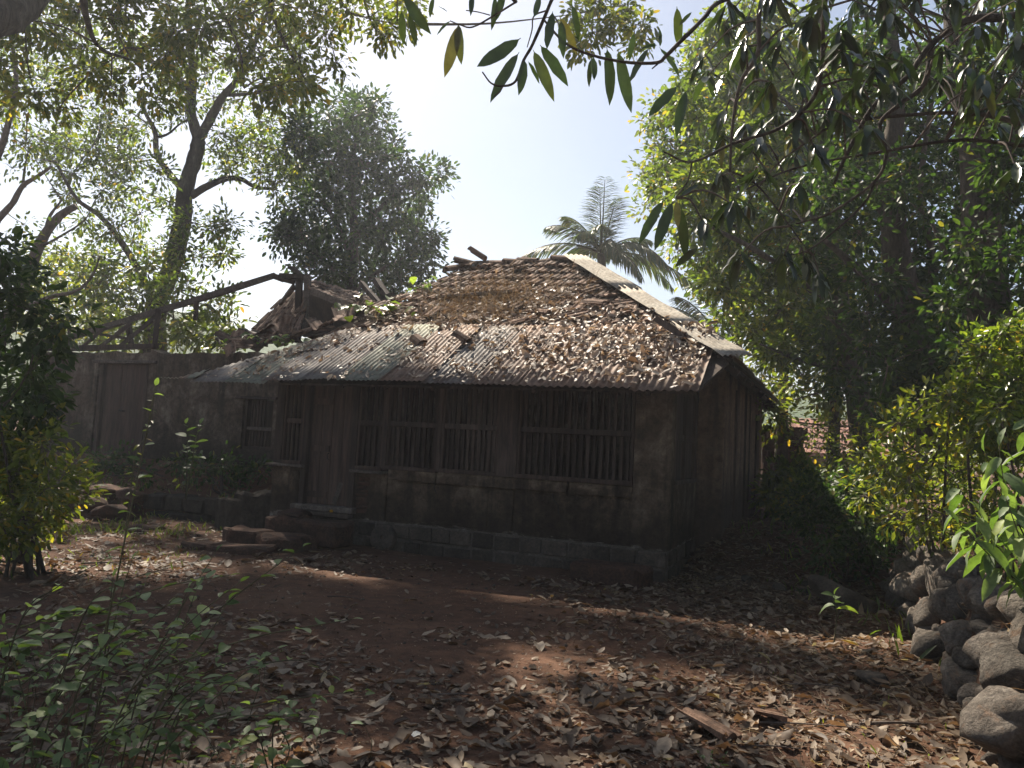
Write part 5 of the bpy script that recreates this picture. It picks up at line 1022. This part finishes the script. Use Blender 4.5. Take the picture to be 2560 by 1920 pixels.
yaw = RG.uniform(0, 6.283, n); rx = -L; ry = unit(B+SL*Zv); rn = unit(Zv-SL*B); ax = np.cos(yaw)[:, None]*rx+np.sin(yaw)[:, None]*ry+RG.normal(0, .25, n)[:, None]*rn; nr = unit(rn+rdir(n)*.45)
ln = np.clip(RG.lognormal(math.log(.09), .35, n), .04, .17)*np.where(t > 4, .8, 1.); o = leaves('roof_leaf_litter', pos-ax*ln[:, None]*.5, ax, nr, ln, ln*RG.uniform(.32, .55, n), M['roofdry'], None, None, T_DRY, RG.normal(.15, .35, n), RG.normal(0, .3, n), 0, True, kind='stuff'); tag(o, 'drift of dry fallen leaves spread over the roof', 'leaf litter')
n = 2600; t = RG.normal(3.35, .75, n); b = RG.normal(2.0, .55, n); k = (b > .95) & (b < 3.5) & (t > 1.6) & (t < 5.2); t, b = t[k], b[k]; n = len(t); pos = C0+t[:, None]*L+b[:, None]*B; pos[:, 2] = rz(t, b)+.05+RG.random(n)*.06
a = rdir(n)+rn*.35; l_ = RG.uniform(.1, .34, n); o = leaves('roof_straw', pos, a, rdir(n), l_, .006, M['straw'], None, None, T_MID, .1, RG.normal(-.35, .3, n), kind='stuff'); tag(o, 'tangle of dry brown grass on the middle of the roof', 'dry grass')
def creeper(label, centre, cnt, leaf, mat, sx, sy, sz_, name='creeper'):
    c = np.array(centre); root = empty(name, c, label, 'creeper'); p = c+RG.normal(size=(cnt, 3))*np.array([sx, sy, sz_]); m = MB(); q = p[np.argsort(p[:, 0])][::max(1, cnt//9)]; m.tube(crom(q, 3), np.full((len(q)-1)*3+1, .008), 4); m.build('stem', M['gstem'], root, org=c)
    ax = rdir(cnt); ax[:, 2] = RG.uniform(-.5, .2, cnt); l_ = leaf*RG.uniform(.6, 1.2, cnt); nrm = unit(np.array([0, -.3, 1])+rdir(cnt)*.4)
    for i in range(cnt): leaves('leaf', p[i:i+1], ax[i:i+1], nrm[i:i+1], l_[i:i+1], l_[i:i+1]*.6, M[mat], root, c, T_OVAL, .15, -.25, .1, True)
creeper('green creeper with broad leaves along the roof edge above the tin', H(5.35, 1.6, 3.78), 34, .24, 'gmid', .28, .25, .07)
creeper('pale drying creeper below the palm side of the ridge', H(5.15, 2.9, 4.35), 26, .2, 'gweed', .2, .35, .1)
creeper('green creeper hanging on the ruin wall top left of the tin', P(560, 868, 15.4), 26, .2, 'gmid', .35, .1, .09)
creeper('creeper over the rubble at the left tip of the tin', P(690, 850, 14.6), 26, .2, 'gweed', .35, .15, .06)

# ------------------------------------------------------------------ wooded hill far behind, and the air
xs = np.linspace(-260, 260, 90); ys = np.linspace(70, 210, 26); X, Y = np.meshgrid(xs, ys); Zh = (9+7*np.exp(-((X+70)/60)**2)+3*vnoise(X/9, Y/9, 1)+1.2*vnoise(X/2.3, Y/2.3, 1))*ss(Y, 70, 120)
a = (np.arange(25)[:, None]*90+np.arange(89)[None]).ravel(); o = quads_object('hill', np.stack([X, Y, Zh+2], -1).reshape(-1, 3), np.stack([a, a+1, a+91, a+90], 1), np.zeros(X.size), M['far'], smooth=True); tag(o, kind='structure')
# ------------------------------------------------------------------ haze: one box of even thin air round everything, also imitating lens glare
top = max((o.matrix_world @ Vector(c)).z for o in bpy.data.objects if o.type == 'MESH' for c in (o.bound_box[1], o.bound_box[6])) if False else 31.
m = MB(); m.bb(-470, 470, -270, 590, -2.2, top); hm = bpy.data.materials.new('haze_air'); hm.use_nodes = True; t = hm.node_tree; t.nodes.clear()
ho = t.nodes.new('ShaderNodeOutputMaterial'); pv = t.nodes.new('ShaderNodeVolumePrincipled'); pv.inputs['Color'].default_value = (.86, .90, .95, 1); pv.inputs['Density'].default_value = HAZE; pv.inputs['Anisotropy'].default_value = .45
t.links.new(pv.outputs[0], ho.inputs['Volume']); tag(m.build('haze', hm, None), 'thin pale air haze filling the whole place, also for lens glare', 'haze', kind='stuff')
print('objects', len(bpy.data.objects), 'tris', sum(len(o.data.loops)-2*len(o.data.polygons) for o in bpy.data.objects if o.type == 'MESH' and o.data.users))
